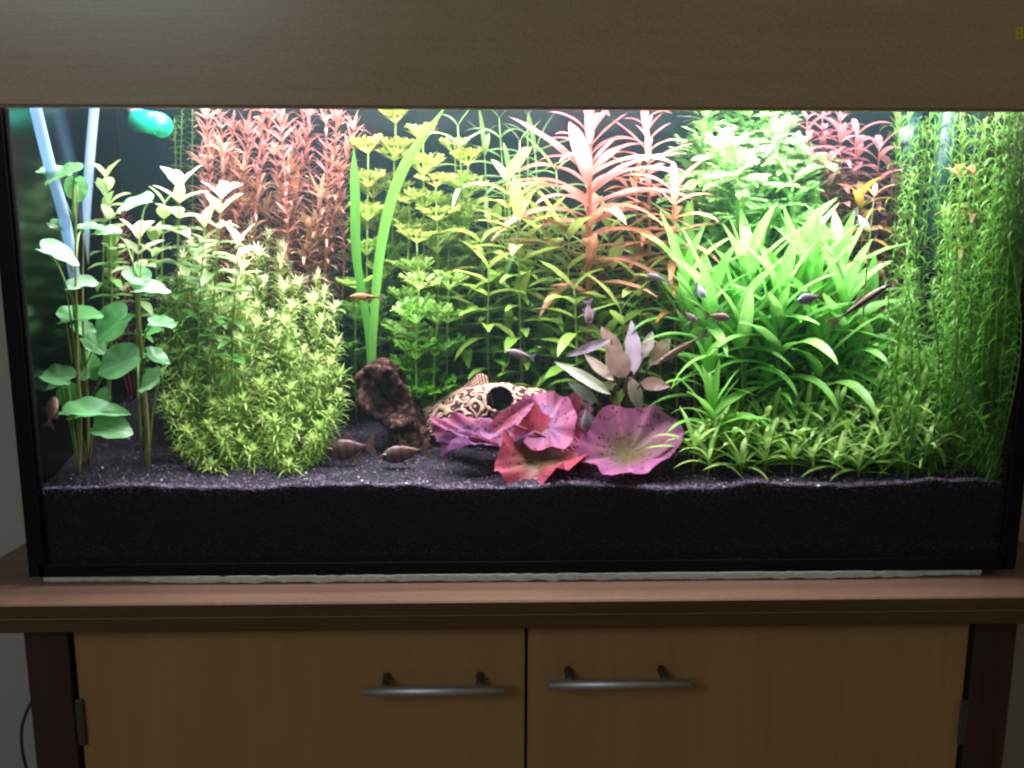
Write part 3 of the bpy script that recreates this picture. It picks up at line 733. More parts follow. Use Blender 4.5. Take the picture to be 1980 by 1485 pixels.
# foreground star rosettes
O_L = leaf_set('leaf', 8, .13, 'lance', (.4, 1.5), .2, 0, 7, 2, bb=.2)
O_pos = []
random.seed(21)
while len(O_pos) < 42:
    x = random.uniform(1310, 1800); y = random.uniform(690, 905)
    if y < 860 - (x-1300)*.34: continue
    if all((x-a)**2+((y-b)*1.6)**2 > 38**2 for a, b in O_pos): O_pos.append((x, y))
O_pos += [(1660, 770), (1700, 745), (1745, 700), (1610, 800), (1745, 790), (1560, 800), (1380, 850)]
for i, (x, y) in enumerate(sorted(O_pos)):
    Y = .030+max(0, (905-y))*.00055; P = at(x, y, Y); s = sub(P.x, Y); 
    if P.z < s+.006: P.z = s+.006
    th = thing('star_grass', f'small star-shaped bright green rosette, {ordinal(i)} counting from the red lily', 'aquatic plant', Vector((P.x, Y, s)), 'star-shaped rosettes in the foreground')
    mb = MB(); v, f = tube_vf([(P.x, Y, s-.003), (P.x, Y, (s+P.z)/2), P], .001, 6); mb.add(v, f, (.2, .3, .05)); obj('stem', mb.mesh('stem', M_stem), th)
    n = 17
    for k in range(n):
        a = k*2.4; t = k/(n-1); e = .0+1.2*t+random.uniform(-.15, .15); d = Vector((math.cos(a)*math.cos(e), math.sin(a)*math.cos(e), math.sin(e)))
        L2 = .054*random.uniform(.7, 1.15)*(1-.2*t)
        if P.y+d.y*L2 < .014: d.y = abs(d.y)*.6; d.normalize()
        o = child('leaf', random.choice(O_L), th, basis(P-Vector((0, 0, .006*(1-t))), d, (0, 0, 1), L2)); o.color = (*jit(lerp((.36, .66, .13), (.58, .84, .34), t*.8+max(0, P.z-.13)*3), .12), 1)
random.seed(5)

# white-tipped broad rosettes
B_L = leaf_set('leaf', 7, .46, 'lance', (.2, .9), .35, .02)
B_pos = [(348, 352, .15, 345, .034, 1.0, 'largest white-green rosette above the feathery bush'), (428, 372, .13, 420, .030, .95, 'white rosette with spread leaves in front of the red clump'),
         (462, 462, .10, 450, .030, .95, 'white rosette resting on the top of the feathery bush'), (396, 440, .14, 390, .026, .5, 'pale green rosette between the two white ones'),
         (205, 345, .19, 215, .030, .35, 'green rosette right beside the upright pale tube'), (212, 395, .17, 210, .028, .3, 'green rosette below another beside the upright pale tube'),
         (318, 395, .19, 320, .03, .25, 'green rosette under the largest white rosette'), (268, 450, .12, 272, .028, .9, 'white star-like rosette beside the heart-leaved plant'),
         (300, 470, .2, 300, .03, .2, 'shaded green rosette behind the heart-leaved plant'), (215, 480, .2, 215, .028, .15, 'low green rosette between the heart-leaved stems'), (375, 500, .17, 380, .028, .3, 'green rosette half buried in the feathery bush')]
for (x, y, Y, b, L_, wh, lab) in B_pos:
    leafy_stem('broad_rosette_plant', lab, 'aquatic plant', 'broad-leaved rosettes above the feathery bush', at(x, y+(12 if wh > .5 else 0), Y), b, Y, B_L, L_*(1.12 if wh > .5 else 1), .017, 2 if wh < .6 else 3,
               lambda tt, z, wh=wh: lerp((.10, .30, .05), lerp((.30, .55, .14), (.86, .92, .72), wh), tt**2.2), (.2, .34, .08), .0013, .35, (.15, 1.0), .5, grow=lambda t: .75+.25*t)

# grass blades
def blade(lab, P, W0):
    P3 = [at(*p) for p in P]; pts = bez(P3, 8); n = len(pts); v = []; f = []; uv = []
    for i, p in enumerate(pts):
        t = i/(n-1); T = (pts[min(i+1, n-1)]-pts[max(i-1, 0)]).normalized(); s = T.cross(Vector((0, 1, 0))).normalized()
        s = (s+Vector((0, .55*math.sin(t*5), 0))).normalized()
        wd = W0*(.55+.45*min(1, t*3))*(1 if t < .8 else max(.06, 1-((t-.8)/.2)**1.6))
        for k in range(5):
            u = k/4*2-1; v.append(p+s*u*wd/2+Vector((0, -1, 0))*wd*.12*abs(u)); uv.append((t, k/4))
    for i in range(n-1):
        for k in range(4): q = i*5+k; f.append((q, q+1, q+6, q+5))
    root = pts[0]
    o = obj('grass_blade', mesh_from('grass_blade', [x-root for x in v], f, M_grass, True, None, uv)); o.location = root; return o
M_grass = leaf_mat('grass_blade', 'object', vein=.3, trans=.45, rough=.5)
rt = Vector((at(722, 690, .16).x, .16, 0)); rt.z = sub(rt.x, .16)
gp = thing('tape_grass', 'tape grass with two long green blades rising behind the driftwood', 'aquatic plant', rt)
for (P, W0, c) in [([(718, 745, .16), (712, 640, .165), (690, 500, .17), (687, 380, .175), (684, 286, .18)], .0108, (.11, .40, .05)), ([(722, 745, .16), (722, 640, .15), (738, 470, .14), (778, 330, .13), (862, 205, .12)], .0115, (.20, .54, .10))]:
    o = blade('', P, W0); o.name = 'leaf'; o.parent = gp; o.location -= gp.location; o.color = (*c, 1)

# ------------------------------------------------------------------ heart-leaved plant, explicit leaves
def disc_leaf(name, notch=.35, ruffle=.05, cup=.15, kf=6, seed=0, rings=7, na=36, aspect=.9, point=.12, cfun=None, m=None, droop=.1):
    """broad leaf: petiole joins at the origin, blade extends along +X to x=1"""
    rnd = random.Random(seed); ph = rnd.random()*6; v = []; c = []; uv = []; f = []
    for r in range(rings+1):
        rr = r/rings
        for k in range(na):
            th = 2*PI*k/na; R = 1-notch*math.exp(-((abs(th-PI))/.38)**2) + point*math.exp(-(min(th, 2*PI-th)/.25)**2)
            R *= 1+ruffle*.5*math.sin(kf*th+ph)
            x = .5*rr*R*math.cos(th)+.5*(1-0)*.72*1; y = .5*rr*R*math.sin(th)*aspect
            # centre of discs sits at x=.36
            z = cup*rr*rr*.5 + ruffle*3.2*rr**2.5*noise.noise(Vector((math.cos(th)*kf*.36, math.sin(th)*kf*.36, seed+rr*.6))) + ruffle*.7*rr**2*math.sin(3*th+ph) + ruffle*.8*rr**5*noise.noise(Vector((math.cos(th)*kf*.9, math.sin(th)*kf*.9, seed*2))) - droop*x*x
            z += .22*abs(y)
            v.append((x, y, z)); uv.append((.5+.5*x, .5+y)); c.append(cfun(rr, th, rnd) if cfun else (1, 1, 1))
    for r in range(rings):
        for k in range(na): a = r*na+k; b = r*na+(k+1) % na; f.append((a, b, b+na, a+na))
    return mesh_from(name, v, f, m or M_heart, True, c, uv)
M_heart = leaf_mat('heart_leaf', 'object', vein=.4, trans=.35, rough=.35, spec=.5)
HL = [disc_leaf('leaf', .35, .03, .12, 5, s, droop=.25, aspect=.85) for s in range(5)]
A_roots = [(152, 915, .06), (172, 905, .09), (286, 905, .07)]
A_labels = ['heart-leaved plant with tall brown stems closest to the glass corner', 'heart-leaved plant with the long low arching leaves in the front corner', 'heart-leaved plant standing against the feathery bush']
A_leaves = [  # plant, cx, cy, length px, angle deg, facing(0 flat..1 to camera), Y, whiteness
    (0, 56, 332, 62, 10, .22, .05, .2), (0, 122, 338, 80, 190, .35, .025, .15), (0, 148, 365, 55, -95, .3, .07, .1), (0, 48, 436, 36, -20, .5, .06, .1), (0, 112, 492, 80, -18, .3, .035, .55),
    (0, 156, 550, 62, 20, .45, .06, .6), (0, 72, 612, 84, 15, .4, .07, 0), (1, 130, 640, 55, -30, .5, .1, .1), (2, 262, 395, 75, 190, .35, .09, .2), (2, 290, 560, 74, 5, .3, .06, .6),
    (2, 262, 533, 60, 150, .6, .07, .15), (1, 218, 628, 92, 215, .8, .08, .05), (2, 312, 626, 56, 5, .45, .06, .25), (1, 182, 666, 56, -35, .5, .08, .2), (1, 230, 702, 92, 200, .85, .06, .1),
    (0, 108, 728, 74, 160, .5, .05, .1), (1, 172, 708, 60, 90, .8, .09, 0), (2, 290, 740, 64, 200, .6, .05, .25), (1, 182, 796, 132, 5, .28, .04, .1), (1, 215, 828, 84, -5, .55, .035, .15),
    (0, 100, 745, 60, 190, .5, .06, .2), (1, 200, 768, 40, 80, .8, .1, 0), (0, 66, 765, 60, -80, .6, .07, 0), (2, 304, 690, 52, -25, .45, .07, .1), (2, 250, 690, 60, 160, .6, .1, 0), (1, 150, 800, 60, 190, .5, .06, 0),
    (2, 205, 450, 58, 170, .3, .1, .3), (0, 175, 440, 50, 10, .25, .1, .2), (2, 296, 640, 40, 20, .5, .08, 0)]
A_th = []
for (x, y, Y), lab in zip(A_roots, A_labels):
    P = at(x, y, Y); P.z = sub(P.x, Y); A_th.append(thing('heart_leaf_plant', lab, 'aquatic plant', P, 'heart-leaved plants in the front corner'))
def tube_col(name, pts, r, col, parent):
    v, f = tube_vf(pts, r, 6); mb = MB(); mb.add(v, f, col); return obj(name, mb.mesh(name, M_stem), parent)
A_stems = {0: [[(150, 360), (146, 500), (150, 700)], [(128, 560), (140, 640), (155, 780)]], 1: [[(162, 450), (160, 600), (168, 760)]], 2: [[(275, 470), (270, 600), (280, 780)], [(256, 480), (268, 640), (284, 800)]]}
for pi, L in A_stems.items():
    P0 = Vector(A_th[pi].location)
    for s in L:
        tube_col('stem', bez([P0-Vector((0, 0, .003))]+[at(x, y, A_roots[pi][2]) for x, y in s[::-1]], 6), [.0021-.0016*min(1, i/17)**2 for i in range(19)], (.24, .24, .07), A_th[pi])
for i, (pi, x, y, L_, ang, fc, Y, wh) in enumerate(A_leaves):
    a = math.radians(ang); Lm = L_/ppm(Y)*1.0; C = at(x, y, Y)
    d = Vector((math.cos(a), random.uniform(-.2, .2), math.sin(a))).normalized()
    n = Vector((0, -fc, math.sqrt(max(0, 1-fc*fc))))
    if abs(math.sin(a)) > .8: n = Vector((.3, -1, .1))
    P = C-d*Lm*.42
    P.x = max(P.x, -.475)
    M_ = basis(P, d, n, Lm, Lm*(.6 if L_ > 100 else .9)); o = child('leaf', HL[i % 5], A_th[pi], M_); o.color = (*jit(lerp((.11, .38, .11), (.50, .76, .62), wh), .1), 1)
    # petiole to the nearest stem or to the root
    R_ = Vector(A_th[pi].location)
    if y > 720: base = R_
    else:
        s = min(A_stems[pi], key=lambda s: abs(s[1][0]-x)); yy = min(y+90, 860); base = at(s[1][0], yy, A_roots[pi][2])
    att = P+d*Lm*.1; mid = att.lerp(base, .5)+Vector((0, 0, .012))
    tube_col('petiole', bez([base, mid, att], 5), .0010, (.2, .36, .1), A_th[pi])

# ------------------------------------------------------------------ red lily
def lily_c(cen, edge):
    def fn(rr, th, rnd):
        k = min(1, max(0, (rr-.25)/.55)); c = lerp(cen, edge, k)
        vein = .80+.38*max(0, 1-abs(math.sin(th*4.5))*4)*(rr > .08)+.10*noise.noise(Vector((rr*4, th*3, 0))); return tuple(x*vein for x in c)
    return fn
LP = Vector((at(1135, 915, .07).x, .07, 0)); LP.z = sub(LP.x, .07)
lily = thing('red_lily', 'red lily plant with broad ruffled pink-purple leaves spread on the gravel', 'aquatic plant', LP)
pink = (.36, .09, .18); red = (.36, .07, .09); viol = (.28, .12, .27); olive = (.13, .10, .03)
# centre px, depth, length px, width px, direction (x,y,z), normal, colours, ruffle, cup
LL = [((1005, 868), (820, 818), .075, .10, 74, (0, -.55, .85), viol, pink, .07, .1, 11),
      ((1010, 858), (838, 848), .065, .05, 50, (0, -.5, .85), pink, viol, .10, .1, 12),
      ((955, 828), (1036, 770), .05, .07, 34, (.3, -.9, .5), red, pink, .02, .1, 13),
      ((1062, 872), (1050, 748), .06, .12, 118, (-.1, -1, .15), viol, (.42, .11, .22), .05, .15, 14),
      ((1100, 862), (1118, 752), .10, .12, 76, (.3, -1, .3), red, (.5, .09, .14), .06, .3, 15),
      ((1105, 862), (952, 925), .085, .018, 140, (-.05, -.75, .8), olive, (.46, .07, .11), .10, .35, 16),
      ((1148, 915), (1318, 815), .035, .10, 150, (-.12, -.7, .85), olive, (.37, .11, .24), .05, .3, 17),
      ((1160, 860), (1200, 778), .085, .1, 58, (-.3, -1, .3), olive, red, .06, .3, 18)
      ]
for i, (b, tpx, Yb, Yt, wpx, n, c0, c1, ruf, cup, sd) in enumerate(LL):
    B = at(*b, Yb); T = at(*tpx, Yt); Lm = (T-B).length/.93
    me = disc_leaf('leaf', .3 if i != 2 else 0, ruf, cup, 7, sd, 11, 72, 1.0, .03, lily_c(c0, c1), M_lily, .12)
    wd = wpx/ppm(Yb)
    M_ = basis(B, T-B, n, Lm*1.0, wd*1.05, Lm*.8); child('leaf', me, lily, M_)
    att = B+(T-B)*.2; mid = att.lerp(LP, .5)+Vector((0, .01, .006))
    tube_col('petiole', bez([LP, mid, att], 6), .0014, (.34, .10, .12), lily)

# brown crypt behind the lily
cr = Vector((at(1195, 800, .15).x, .15, 0)); cr.z = sub(cr.x, .15)
crypt = thing('brown_leaf_plant', 'plant with dull brown and lavender lance leaves behind the red lily', 'aquatic plant', cr)
K_L = leaf_set('leaf', 4, .26, 'lance', (.0, .5), .25, .05, 12)
for (b, tp, wpx, c) in [((1182, 655), (1092, 690), 17, (.50, .42, .58)), ((1226, 722), (1221, 620), 30, (.44, .35, .50)), ((1180, 762), (1082, 696), 22, (.55, .62, .50)), ((1155, 778), (1098, 736), 17, (.34, .44, .38)),
                        ((1218, 730), (1242, 800), 26, (.74, .62, .70)), ((1186, 735), (1130, 685), 19, (.42, .33, .30)), ((1212, 728), (1172, 665), 42, (.28, .19, .18)), ((1258, 705), (1300, 650), 26, (.30, .2, .17)),
                        ((1200, 700), (1165, 628), 26, (.24, .16, .14)), ((1240, 740), (1290, 745), 22, (.22, .13, .12)), ((1190, 742), (1150, 752), 18, (.28, .3, .2)), ((1245, 690), (1262, 640), 20, (.26, .2, .2))]:
    B = at(*b, .10); T = at(*tp, .095+random.uniform(-.03, .03)); L_ = (T-B).length
    o = child('leaf', random.choice(K_L), crypt, basis(B, T-B, (random.uniform(-.2, .2), -1, .35), L_, (wpx*1.3/ppm(.10))/.26)); o.color = (*c, 1)
    tube_col('petiole', bez([cr, B.lerp(cr, .5)+Vector((0, .006, .004)), B], 5), .001, (.2, .1, .08), crypt)

# ------------------------------------------------------------------ driftwood and carved ornament
def rock_mat(name, c0, c1, c2, sc_=60, attr=None):
    m, t, o = nt(name); g = N(t, 'ShaderNodeNewGeometry')
    a = tex_noise(t, sc_, 6, .65, g.outputs['Position'], .8); b = tex_noise(t, sc_*6, 4, .6, g.outputs['Position'])
    f_ = math_n(t, 'ADD', math_n(t, 'MULTIPLY', a, .75), math_n(t, 'MULTIPLY', b, .25))
    c = ramp(t, f_, [(.44, c0), (.54, c1), (.68, c2)]); principled(t, o, c, .85, .1, f_, .9, .004); return m
M_drift = rock_mat('driftwood_bark', (.006, .004, .004), (.055, .026, .019), (.32, .18, .13))
def loft(axis, radii, nseg, nang, noise_amp, nscale, hollow=None, squash=(1, 1), seed=0, trough=None):
    """axis points and radii; hollow=(depth) makes a bowl in the first end"""
    pts = bez(axis, nseg); n = len(pts); rr = np.interp(np.linspace(0, 1, n), np.linspace(0, 1, len(radii)), radii)
    secs = [(p, r, (pts[min(i+1, n-1)]-pts[max(i-1, 0)]).normalized(), 1) for i, (p, r) in enumerate(zip(pts, rr))]
    pre = []
    T0 = secs[0][2]
    if hollow:
        for q in (.0, .25, .5, .7, .85): pre.append((pts[0]+T0*hollow*(1-(q/.85)**2), rr[0]*max(.02, q), T0, .8))
        pre.append((pts[0]-T0*.001, rr[0]*.93, T0, 1))
    else:
        for q in (.02, .5, .85): pre.append((pts[0]-T0*rr[0]*.5*math.sqrt(1-q*q), rr[0]*q, T0, 1))
    Te = secs[-1][2]
    post = [(pts[-1]+Te*rr[-1]*.5*math.sqrt(1-q*q), rr[-1]*q, Te, 1) for q in (.85, .5, .02)]
    secs = pre+secs+post; v = []; f = []
    for (p, r, T, am) in secs:
        a = T.cross(Vector((0, 1, 0))).normalized(); b = T.cross(a)
        for k in range(nang):
            th = 2*PI*k/nang; d = a*math.cos(th)*squash[0]+b*math.sin(th)*squash[1]; q = p+d*r
            nn = noise.fractal(q*nscale+Vector((seed, 0, 0)), 1, 2, 5)+.5*noise.noise(q*nscale*.4+Vector((0, seed, 0)))
            dr = 0
            if trough:
                tt = (p-pts[0]).dot((pts[-1]-pts[0]))/(pts[-1]-pts[0]).length_squared; ag = math.acos(max(-1, min(1, d.normalized().dot(Vector((-.25, -1, .25)).normalized()))))
                e_ = math.sqrt(((tt-trough[0])/trough[1])**2+(ag/trough[2])**2); dr = -trough[3]*math.exp(-e_**4)+trough[3]*.22*1.4*math.exp(-((e_-1.3)/.25)**2)
            v.append(q+d*(nn*noise_amp*am*min(1, r/rr.max()*1.6)+dr))
    for i in range(len(secs)-1):
        for k in range(nang): f.append((i*nang+k, i*nang+(k+1) % nang, (i+1)*nang+(k+1) % nang, (i+1)*nang+k))
    return v, f
dw = thing('driftwood', 'dark gnarled driftwood stump with a hollow end leaning on the gravel', 'driftwood', Vector((at(790, 860, .15).x, .15, .10)))
v, f = loft([at(712, 722, .12), at(742, 758, .12), at(786, 806, .125), at(826, 862, .13)], [.017, .026, .025, .021, .024], 26, 110, .0075, 42, None, (1.05, 1.1), 3, (.22, .30, .80, .021))
obj('stump', fixn(mesh_from('stump', v, f, M_drift)), dw)
v, f = loft([at(812, 845, .15), at(860, 872, .14), at(940, 888, .12), at(1010, 893, .11)], [.022, .016, .013, .006], 10, 40, .006, 45, None, (1, 1), 8)
obj('root', fixn(mesh_from('root', v, f, M_drift)), dw)
# ornament: shell with winding grooves and an opening
M_orn, t, o = nt('carved_cream_resin')
a = N(t, 'ShaderNodeAttribute', attribute_name='Col'); cs = N(t, 'ShaderNodeSeparateColor'); t.links.new(a.outputs['Color'], cs.inputs[0])
c = ramp(t, cs.outputs[0], [(.38, (.04, .018, .018)), (.55, (.42, .24, .15)), (.80, (.74, .49, .34))]); principled(t, o, c, .7, .3)
orn = thing('carved_ornament', 'cream ornament with winding grooves and a dark round opening beside the driftwood', 'aquarium ornament', Vector((at(930, 850, .17).x, .17, .10)))
ax = bez([at(795, 862, .14), at(850, 818, .135), at(925, 790, .135), at(990, 790, .135), at(1075, 802, .14)], 26); n = len(ax)
rad = np.interp(np.linspace(0, 1, n), [0, .2, .45, .7, .9, 1], [.015, .021, .0245, .026, .023, .016]); NA = 150
Hc = at(966, 776, .108); v = []; c = []; f = []; keep = []
for i, p in enumerate(ax):
    T = (ax[min(i+1, n-1)]-ax[max(i-1, 0)]).normalized(); A = T.cross(Vector((0, 1, 0))).normalized(); B = T.cross(A)
    for k in range(NA):
        th = 2*PI*k/NA; d = A*math.cos(th)+B*math.sin(th); q = p+d*rad[i]
        w1 = noise.noise(q*70+Vector((7, 0, 0)))*1.0; w2 = noise.noise(q*140+Vector((0, 4, 0)))*.5
        g_ = .5+.5*math.sin((w1+w2)*15+q.z*420); lump = noise.noise(q*30)
        # rim round the opening
        e = Vector(((q.x-Hc.x)/.0150, 0, (q.z-Hc.z)/.0100)).length if q.y < p.y else 9
        rim = math.exp(-((e-1.12)/.16)**2)
        g_ = max(g_, rim*.62)
        v.append(q+d*(.0024*g_+.0045*lump+.0012*rim)); c.append((g_, g_, g_)); keep.append(e)
for i in range(n-1):
    for k in range(NA):
        q = (i*NA+k, i*NA+(k+1) % NA, (i+1)*NA+(k+1) % NA, (i+1)*NA+k)
        if sum(keep[j] for j in q)/4 > 1: f.append(q)
f.append(tuple(range(NA))); f.append(tuple((n-1)*NA+k for k in range(NA)))
obj('shell', fixn(mesh_from('shell', v, f, M_orn, True, c)), orn)
v2 = []; f2 = []
for i, p in enumerate(ax):
    T = (ax[min(i+1, n-1)]-ax[max(i-1, 0)]).normalized(); A = T.cross(Vector((0, 1, 0))).normalized(); B = T.cross(A)
    for k in range(40):
        th = 2*PI*k/40; v2.append(p+(A*math.cos(th)+B*math.sin(th))*rad[i]*.80)
for i in range(n-1):
    for k in range(40):
        q = (i*40+k, i*40+(k+1) % 40, (i+1)*40+(k+1) % 40, (i+1)*40+k)
        cc = sum((v2[j] for j in q), Vector())/4
        if not (cc.y < ax[i].y and Vector(((cc.x-Hc.x)/.0175, 0, (cc.z-Hc.z)/.0120)).length < 1): f2.append(q)
obj('inner_wall', mesh_from('inner_wall', v2, f2, plain('ornament_inside', (.02, .012, .014), .8)), orn)
P = at(928, 738, .155); fin = []
v, f = loft([at(920, 776, .135), at(924, 752, .135), at(932, 727, .137)], [.017, .012, .005], 10, 40, .0015, 120, None, (1.3, .5), 2)
vc = [(.5+.5*math.sin(q.x*1900+q.z*500),)*3 for q in v]
obj('fin', fixn(mesh_from('fin', v, f, M_orn, True, vc)), orn)

# ------------------------------------------------------------------ fish
def fish_mat(name, body, belly, kind='plain', dark=(.01, .01, .012)):
    m, t, o = nt(name); c = N(t, 'ShaderNodeTexCoord'); s = N(t, 'ShaderNodeSeparateXYZ'); t.links.new(c.outputs['Generated'], s.inputs[0])
    col = ramp(t, s.outputs[2], [(.2, belly), (.65, body)])
    if kind == 'bands':
        wv = math_n(t, 'SINE', math_n(t, 'MULTIPLY', s.outputs[0], 30)); col = mix_rgb(t, math_n(t, 'MULTIPLY', math_n(t, 'GREATER_THAN', wv, .45), .7), col, dark)
    if kind == 'stripe':
        d = math_n(t, 'ABSOLUTE', math_n(t, 'SUBTRACT', s.outputs[2], .50)); col = mix_rgb(t, math_n(t, 'LESS_THAN', d, .17), col, dark)
    if kind == 'tailstripe':
        d = math_n(t, 'ABSOLUTE', math_n(t, 'SUBTRACT', s.outputs[2], .5)); k = math_n(t, 'MULTIPLY', math_n(t, 'LESS_THAN', d, .14), math_n(t, 'LESS_THAN', s.outputs[0], .4)); col = mix_rgb(t, k, col, dark)
    n = tex_noise(t, 700, 2, .5, objco(t)); col = mix_rgb(t, math_n(t, 'MULTIPLY', n, .4), col, (.5, .45, .4), 'MULTIPLY')
    p = principled(t, o, col, .35, .6, n, .2, .0003); return m
def fin_mat(name, col):
    m, t, o = nt(name); p = principled(t, None, col, .5, .4); tr = N(t, 'ShaderNodeBsdfTransparent'); mx = N(t, 'ShaderNodeMixShader', i_Fac=.45)
    t.links.new(tr.outputs[0], mx.inputs[2]); t.links.new(p.outputs[0], mx.inputs[1]); t.links.new(mx.outputs[0], o.inputs[0]); return m
M_eye = plain('fish_eye_black', (.004, .004, .004), .15, .1, bump=0); M_iris = plain('fish_iris', (.6, .6, .62), .3, .1, bump=0)
def fish(name, lab, head, tail, Y, hr, mat, fm, group=None, eye=True, yaw=0.0, fins=1.0):
    """hr: body height / total length"""
    Hh = at(*head, Y); Tt = at(*tail, Y+yaw); C = Hh.lerp(Tt, .5); L_ = (Hh-Tt).length
    th = thing(name, lab, 'fish', C, group); X = (Hh-Tt).normalized(); upv = Vector((0, 0, 1)) if abs(X.z) < .9 else Vector((1, 0, 0))
    if abs(X.z) >= .9 and X.z > 0: upv = Vector((-1, 0, 0))
    Mr = basis(C, X, upv, L_)
    def put(nm, v, f, m, smooth=True, par=None):
        o = child(nm, mesh_from(nm, v, f, m, smooth), th, Mr); return o
    n, na = 18, 16; v = []; f = []
    for i in range(n+1):
        t = i/n; x = .5-.80*t   # nose at .5, peduncle at -.30
        prof = [(0, .04), (.06, .35), (.2, .78), (.38, 1), (.6, .86), (.8, .5), (.92, .28), (1, .24)]
        h = np.interp(t, [a for a, _ in prof], [b for _, b in prof])*hr/2
        wd = h*.48*(1.1-.4*t)
        for k in range(na):
            a = 2*PI*k/na; v.append((x, wd*math.cos(a), h*math.sin(a)+(.1*hr*(t-.4) if math.sin(a) < 0 else 0)*.4))
    for i in range(n):
        for k in range(na): f.append((i*na+k, (i+1)*na+k, (i+1)*na+(k+1) % na, i*na+(k+1) % na))
    f += [tuple(range(na))[::-1], tuple(n*na+k for k in range(na))]
    body = put('body', v, f, mat)
    def fin(nm, outline):
        m_ = len(outline); vv = [(x, .004, z) for x, z in outline]+[(x, -.004, z) for x, z in outline]
        ff = [tuple(range(m_)), tuple(range(2*m_-1, m_-1, -1))]+[(k, k+m_, (k+1) % m_+m_, (k+1) % m_) for k in range(m_)]
        put(nm, vv, ff, fm, False)
    h = hr/2
    fin('tail_fin', [(-.28, .10*hr), (-.40, .38*hr*fins+.02), (-.50, .55*hr*fins+.02), (-.43, .0), (-.50, -.55*hr*fins-.02), (-.40, -.38*hr*fins-.02), (-.28, -.10*hr)])
    fin('dorsal_fin', [(.16, h*.86), (.06, h*1.55*fins), (-.02, h*1.35*fins), (-.08, h*.72)])
    fin('anal_fin', [(-.03, -h*.78), (-.08, -h*1.35*fins), (-.15, -h*1.2*fins), (-.16, -h*.55)])
    fin('pelvic_fin', [(.12, -h*.88), (.06, -h*1.4*fins), (.02, -h*1.3*fins), (.03, -h*.9)])
    if eye:
        for s in (-1, 1):
            for nm, r, mm, off in (('eye', .17*hr*.5+.008, M_iris, 0),):
                vv = []; ff = []; c0 = Vector((.40, s*hr*.15, hr*.09))
                for i in range(7):
                    for k in range(10):
                        a = PI*i/6; b = 2*PI*k/10; vv.append(c0+Vector((math.sin(a)*math.cos(b), math.cos(a)*.6*s, math.sin(a)*math.sin(b)))*r)
                for i in range(6):
                    for k in range(10): ff.append((i*10+k, i*10+(k+1) % 10, (i+1)*10+(k+1) % 10, (i+1)*10+k))
                e = put('eye', vv, ff, mm)
                me = e.data; me.materials.append(M_eye)
                for p in me.polygons:
                    if p.index < 20: p.material_index = 1
    return th
F_or = fish_mat('orange_fish_skin', (.42, .16, .05), (.62, .28, .12), 'tailstripe'); F_fin = fin_mat('fish_fin_brown', (.3, .16, .12)); F_finp = fin_mat('fish_fin_pale', (.4, .36, .42))
F_barb = fish_mat('barb_skin', (.11, .055, .04), (.20, .09, .07), 'bands', (.035, .02, .02)); F_sae = fish_mat('striped_fish_skin', (.24, .17, .11), (.42, .32, .26), 'stripe')
F_grey = fish_mat('grey_violet_fish_skin', (.15, .12, .15), (.26, .21, .24)); F_pink = fish_mat('pink_fish_skin', (.62, .30, .30), (.75, .45, .42)); F_wh = fish_mat('white_fish_and_highlight', (.70, .78, .95), (.85, .88, .95))
F_pale = fish_mat('pale_pink_fish_skin', (.28, .21, .21), (.38, .28, .29)); F_brn = fish_mat('brown_fish_skin', (.20, .11, .07), (.36, .2, .15))
fish('fish', 'slender orange fish with dark tail streak in front of the grass blades', (676, 573), (744, 576), .10, .20, F_or, F_fin)
fish('fish', 'dark-banded brown barb farther from the lily, under the feathery bush', (630, 873), (728, 862), .075, .44, F_barb, F_fin, 'banded barbs on the gravel')
fish('fish', 'dark-banded brown barb resting just below the driftwood stump', (735, 884), (834, 868), .06, .36, F_barb, F_fin, 'banded barbs on the gravel')
fish('fish', 'long thin fish with black lengthwise stripe slanting over the strap leaves', (1722, 549), (1602, 630), .04, .12, F_sae, F_fin, None, True, 0, .9)
fish('fish', 'blurred brown slender fish slanting low beside the brown-leaved plant', (1270, 702), (1374, 640), .05, .11, F_brn, F_fin, None, True, 0, .9)
fish('fish', 'small grey-violet fish with shining eye among the strap leaves', (1540, 582), (1594, 572), .04, .42, F_grey, F_fin)
fish('fish', 'small reddish-brown fish facing its pale neighbour across the strap leaves', (1411, 615), (1362, 610), .05, .34, F_brn, F_fin)
fish('fish', 'tiny reddish fish pointing down behind a strap leaf', (1348, 622), (1318, 600), .06, .36, F_pale, F_fin)
fish('fish', 'pink fish hanging vertically near the glass corner', (106, 765), (92, 828), .04, .34, F_pink, F_finp)
fish('fish', 'pale pink slender fish below the green lance-leaved stems', (978, 678), (1036, 692), .08, .24, F_pale, F_finp)
fish('fish', 'pale grey fish seen head down before the tall red stem', (1140, 628), (1136, 578), .09, .36, F_pale, F_finp)
fish('fish', 'bluish white fish hovering over the centre of the red lily', (1133, 838), (1136, 776), .05, .36, F_grey, F_finp)
fish('fish', 'bright white-blue fish gliding above the strap leaves before the dark red clump', (1682, 448), (1652, 408), .10, .30, F_wh, F_finp)
fish('fish', 'white highlight over the first strap leaves, modelled as a small fish shape', (1364, 576), (1344, 546), .06, .42, F_wh, F_finp)  # white highlight built as a fish body, its brightness put into the skin colour
fish('fish', 'dull violet fish in the gap before the strap leaves', (1250, 530), (1300, 548), .10, .22, F_grey, F_fin)

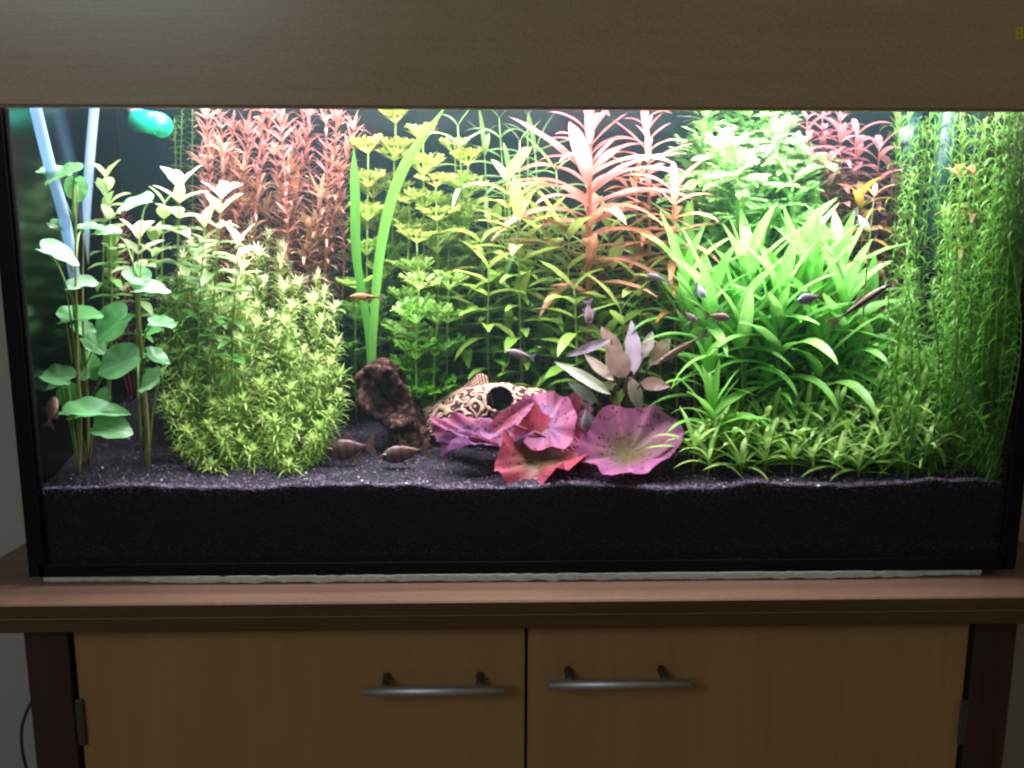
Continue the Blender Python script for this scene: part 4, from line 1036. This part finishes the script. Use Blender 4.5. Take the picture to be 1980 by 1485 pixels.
# ------------------------------------------------------------------ equipment
M_bar, t, o = nt('pale_blue_bar'); p = principled(t, None, (.50, .68, .86), .15, .8); tr = N(t, 'ShaderNodeBsdfTranslucent'); tr.inputs[0].default_value = (.55, .74, .95, 1)
mx = N(t, 'ShaderNodeMixShader', i_Fac=.5); t.links.new(p.outputs[0], mx.inputs[1]); t.links.new(tr.outputs[0], mx.inputs[2]); t.links.new(mx.outputs[0], o.inputs[0])
tag(tube('pale_bar', bez([at(64, 190, .014), at(96, 320, .04), at(124, 420, .06), at(146, 545, .085)], 8), [.0054]*25, M_bar, None, 16), 'slanting pale blue lamp reflection nearest the glass edge, modelled as a bar', 'tube', 'pale blue tubes in the corner')  # slanting bar models the lamp's reflection in the side pane as an object
tag(tube('pale_bar', bez([at(184, 190, .2), at(172, 330, .2), at(164, 455, .2), at(160, 620, .2)], 8), [.0052]*25, M_bar, None, 14), 'upright thinner pale blue tube', 'tube', 'pale blue tubes in the corner')
fb = thing('internal_filter', 'dark boxy filter hanging in the back corner between the pale bars', 'filter', at(150, 520, .25))
box('case', tuple(at(118, 260, .25))[:1]+(.235, at(118, 520, .25).z), (at(170, 260, .25).x, .29, WL+.01), plain('filter_case', (.012, .02, .035), .4), fb)
for px in (112, 150): tube('suction_line', [at(px, 195, .22), at(px+6, 260, .22), at(px+14, 320, .22)], .0012, plain('filter_line', (.25, .27, .2), .5), fb, 8)
for px in (112, 158):
    c = at(px, 264, .232); tube('suction_cup', [c, c+Vector((0, .004, 0)), c+Vector((0, .010, 0))], [.0085, .0085, .004], plain('brown_rubber', (.25, .16, .12), .5), fb, 14)
noz = thing('filter_outlet', 'bright green outlet nozzle pointing out below the hood', 'filter outlet', at(300, 240, .2))
tube('nozzle_pipe', [at(268, 233, .24), at(285, 236, .22), at(308, 240, .195)], .0125, M_green, noz, 24)
c = at(311, 243, .192); dd = Vector((.35, -.9, -.1)).normalized()
v, f = tube_vf([c-dd*.003, c+dd*.006, c+dd*.0065, c-dd*.001], [.0125, .0125, .0095, .009], 24, False); obj('mouth_ring', mesh_from('mouth_ring', v, f, M_green), noz)
tube('grey_elbow', [at(255, 195, .27), at(262, 215, .26), at(272, 231, .245)], .008, plain('grey_plastic', (.2, .2, .2), .5), noz, 14)
for i, (x, lab) in enumerate(((1783, 'teal green intake pipe behind the dense clump, farther from the end pane'), (1962, 'teal green pipe right at the end pane'))):
    Y = .3 if i == 0 else .2
    r = at(x, 200, Y); r.x = min(r.x, .478)
    b = at(x, 380 if i == 0 else 520, Y); b.x = r.x
    ip = thing('intake_pipe', lab, 'filter pipe', Vector(b), 'teal green filter pipes')
    r.z = .47; tube('pipe', [r, r.lerp(b, .5), b], .0115, M_teal, ip, 18)
    c = at((1757, 1938)[i], (262, 268)[i], Y-.01); tube('suction_cup', [c, c+Vector((0, .005, 0)), c+Vector((0, .012, 0))], [.011, .011, .005], M_suck, ip, 16)
print('objects', len(bpy.data.objects), 'tris', sum(len(o.data.polygons)*2 for o in bpy.data.objects if o.type == 'MESH'))
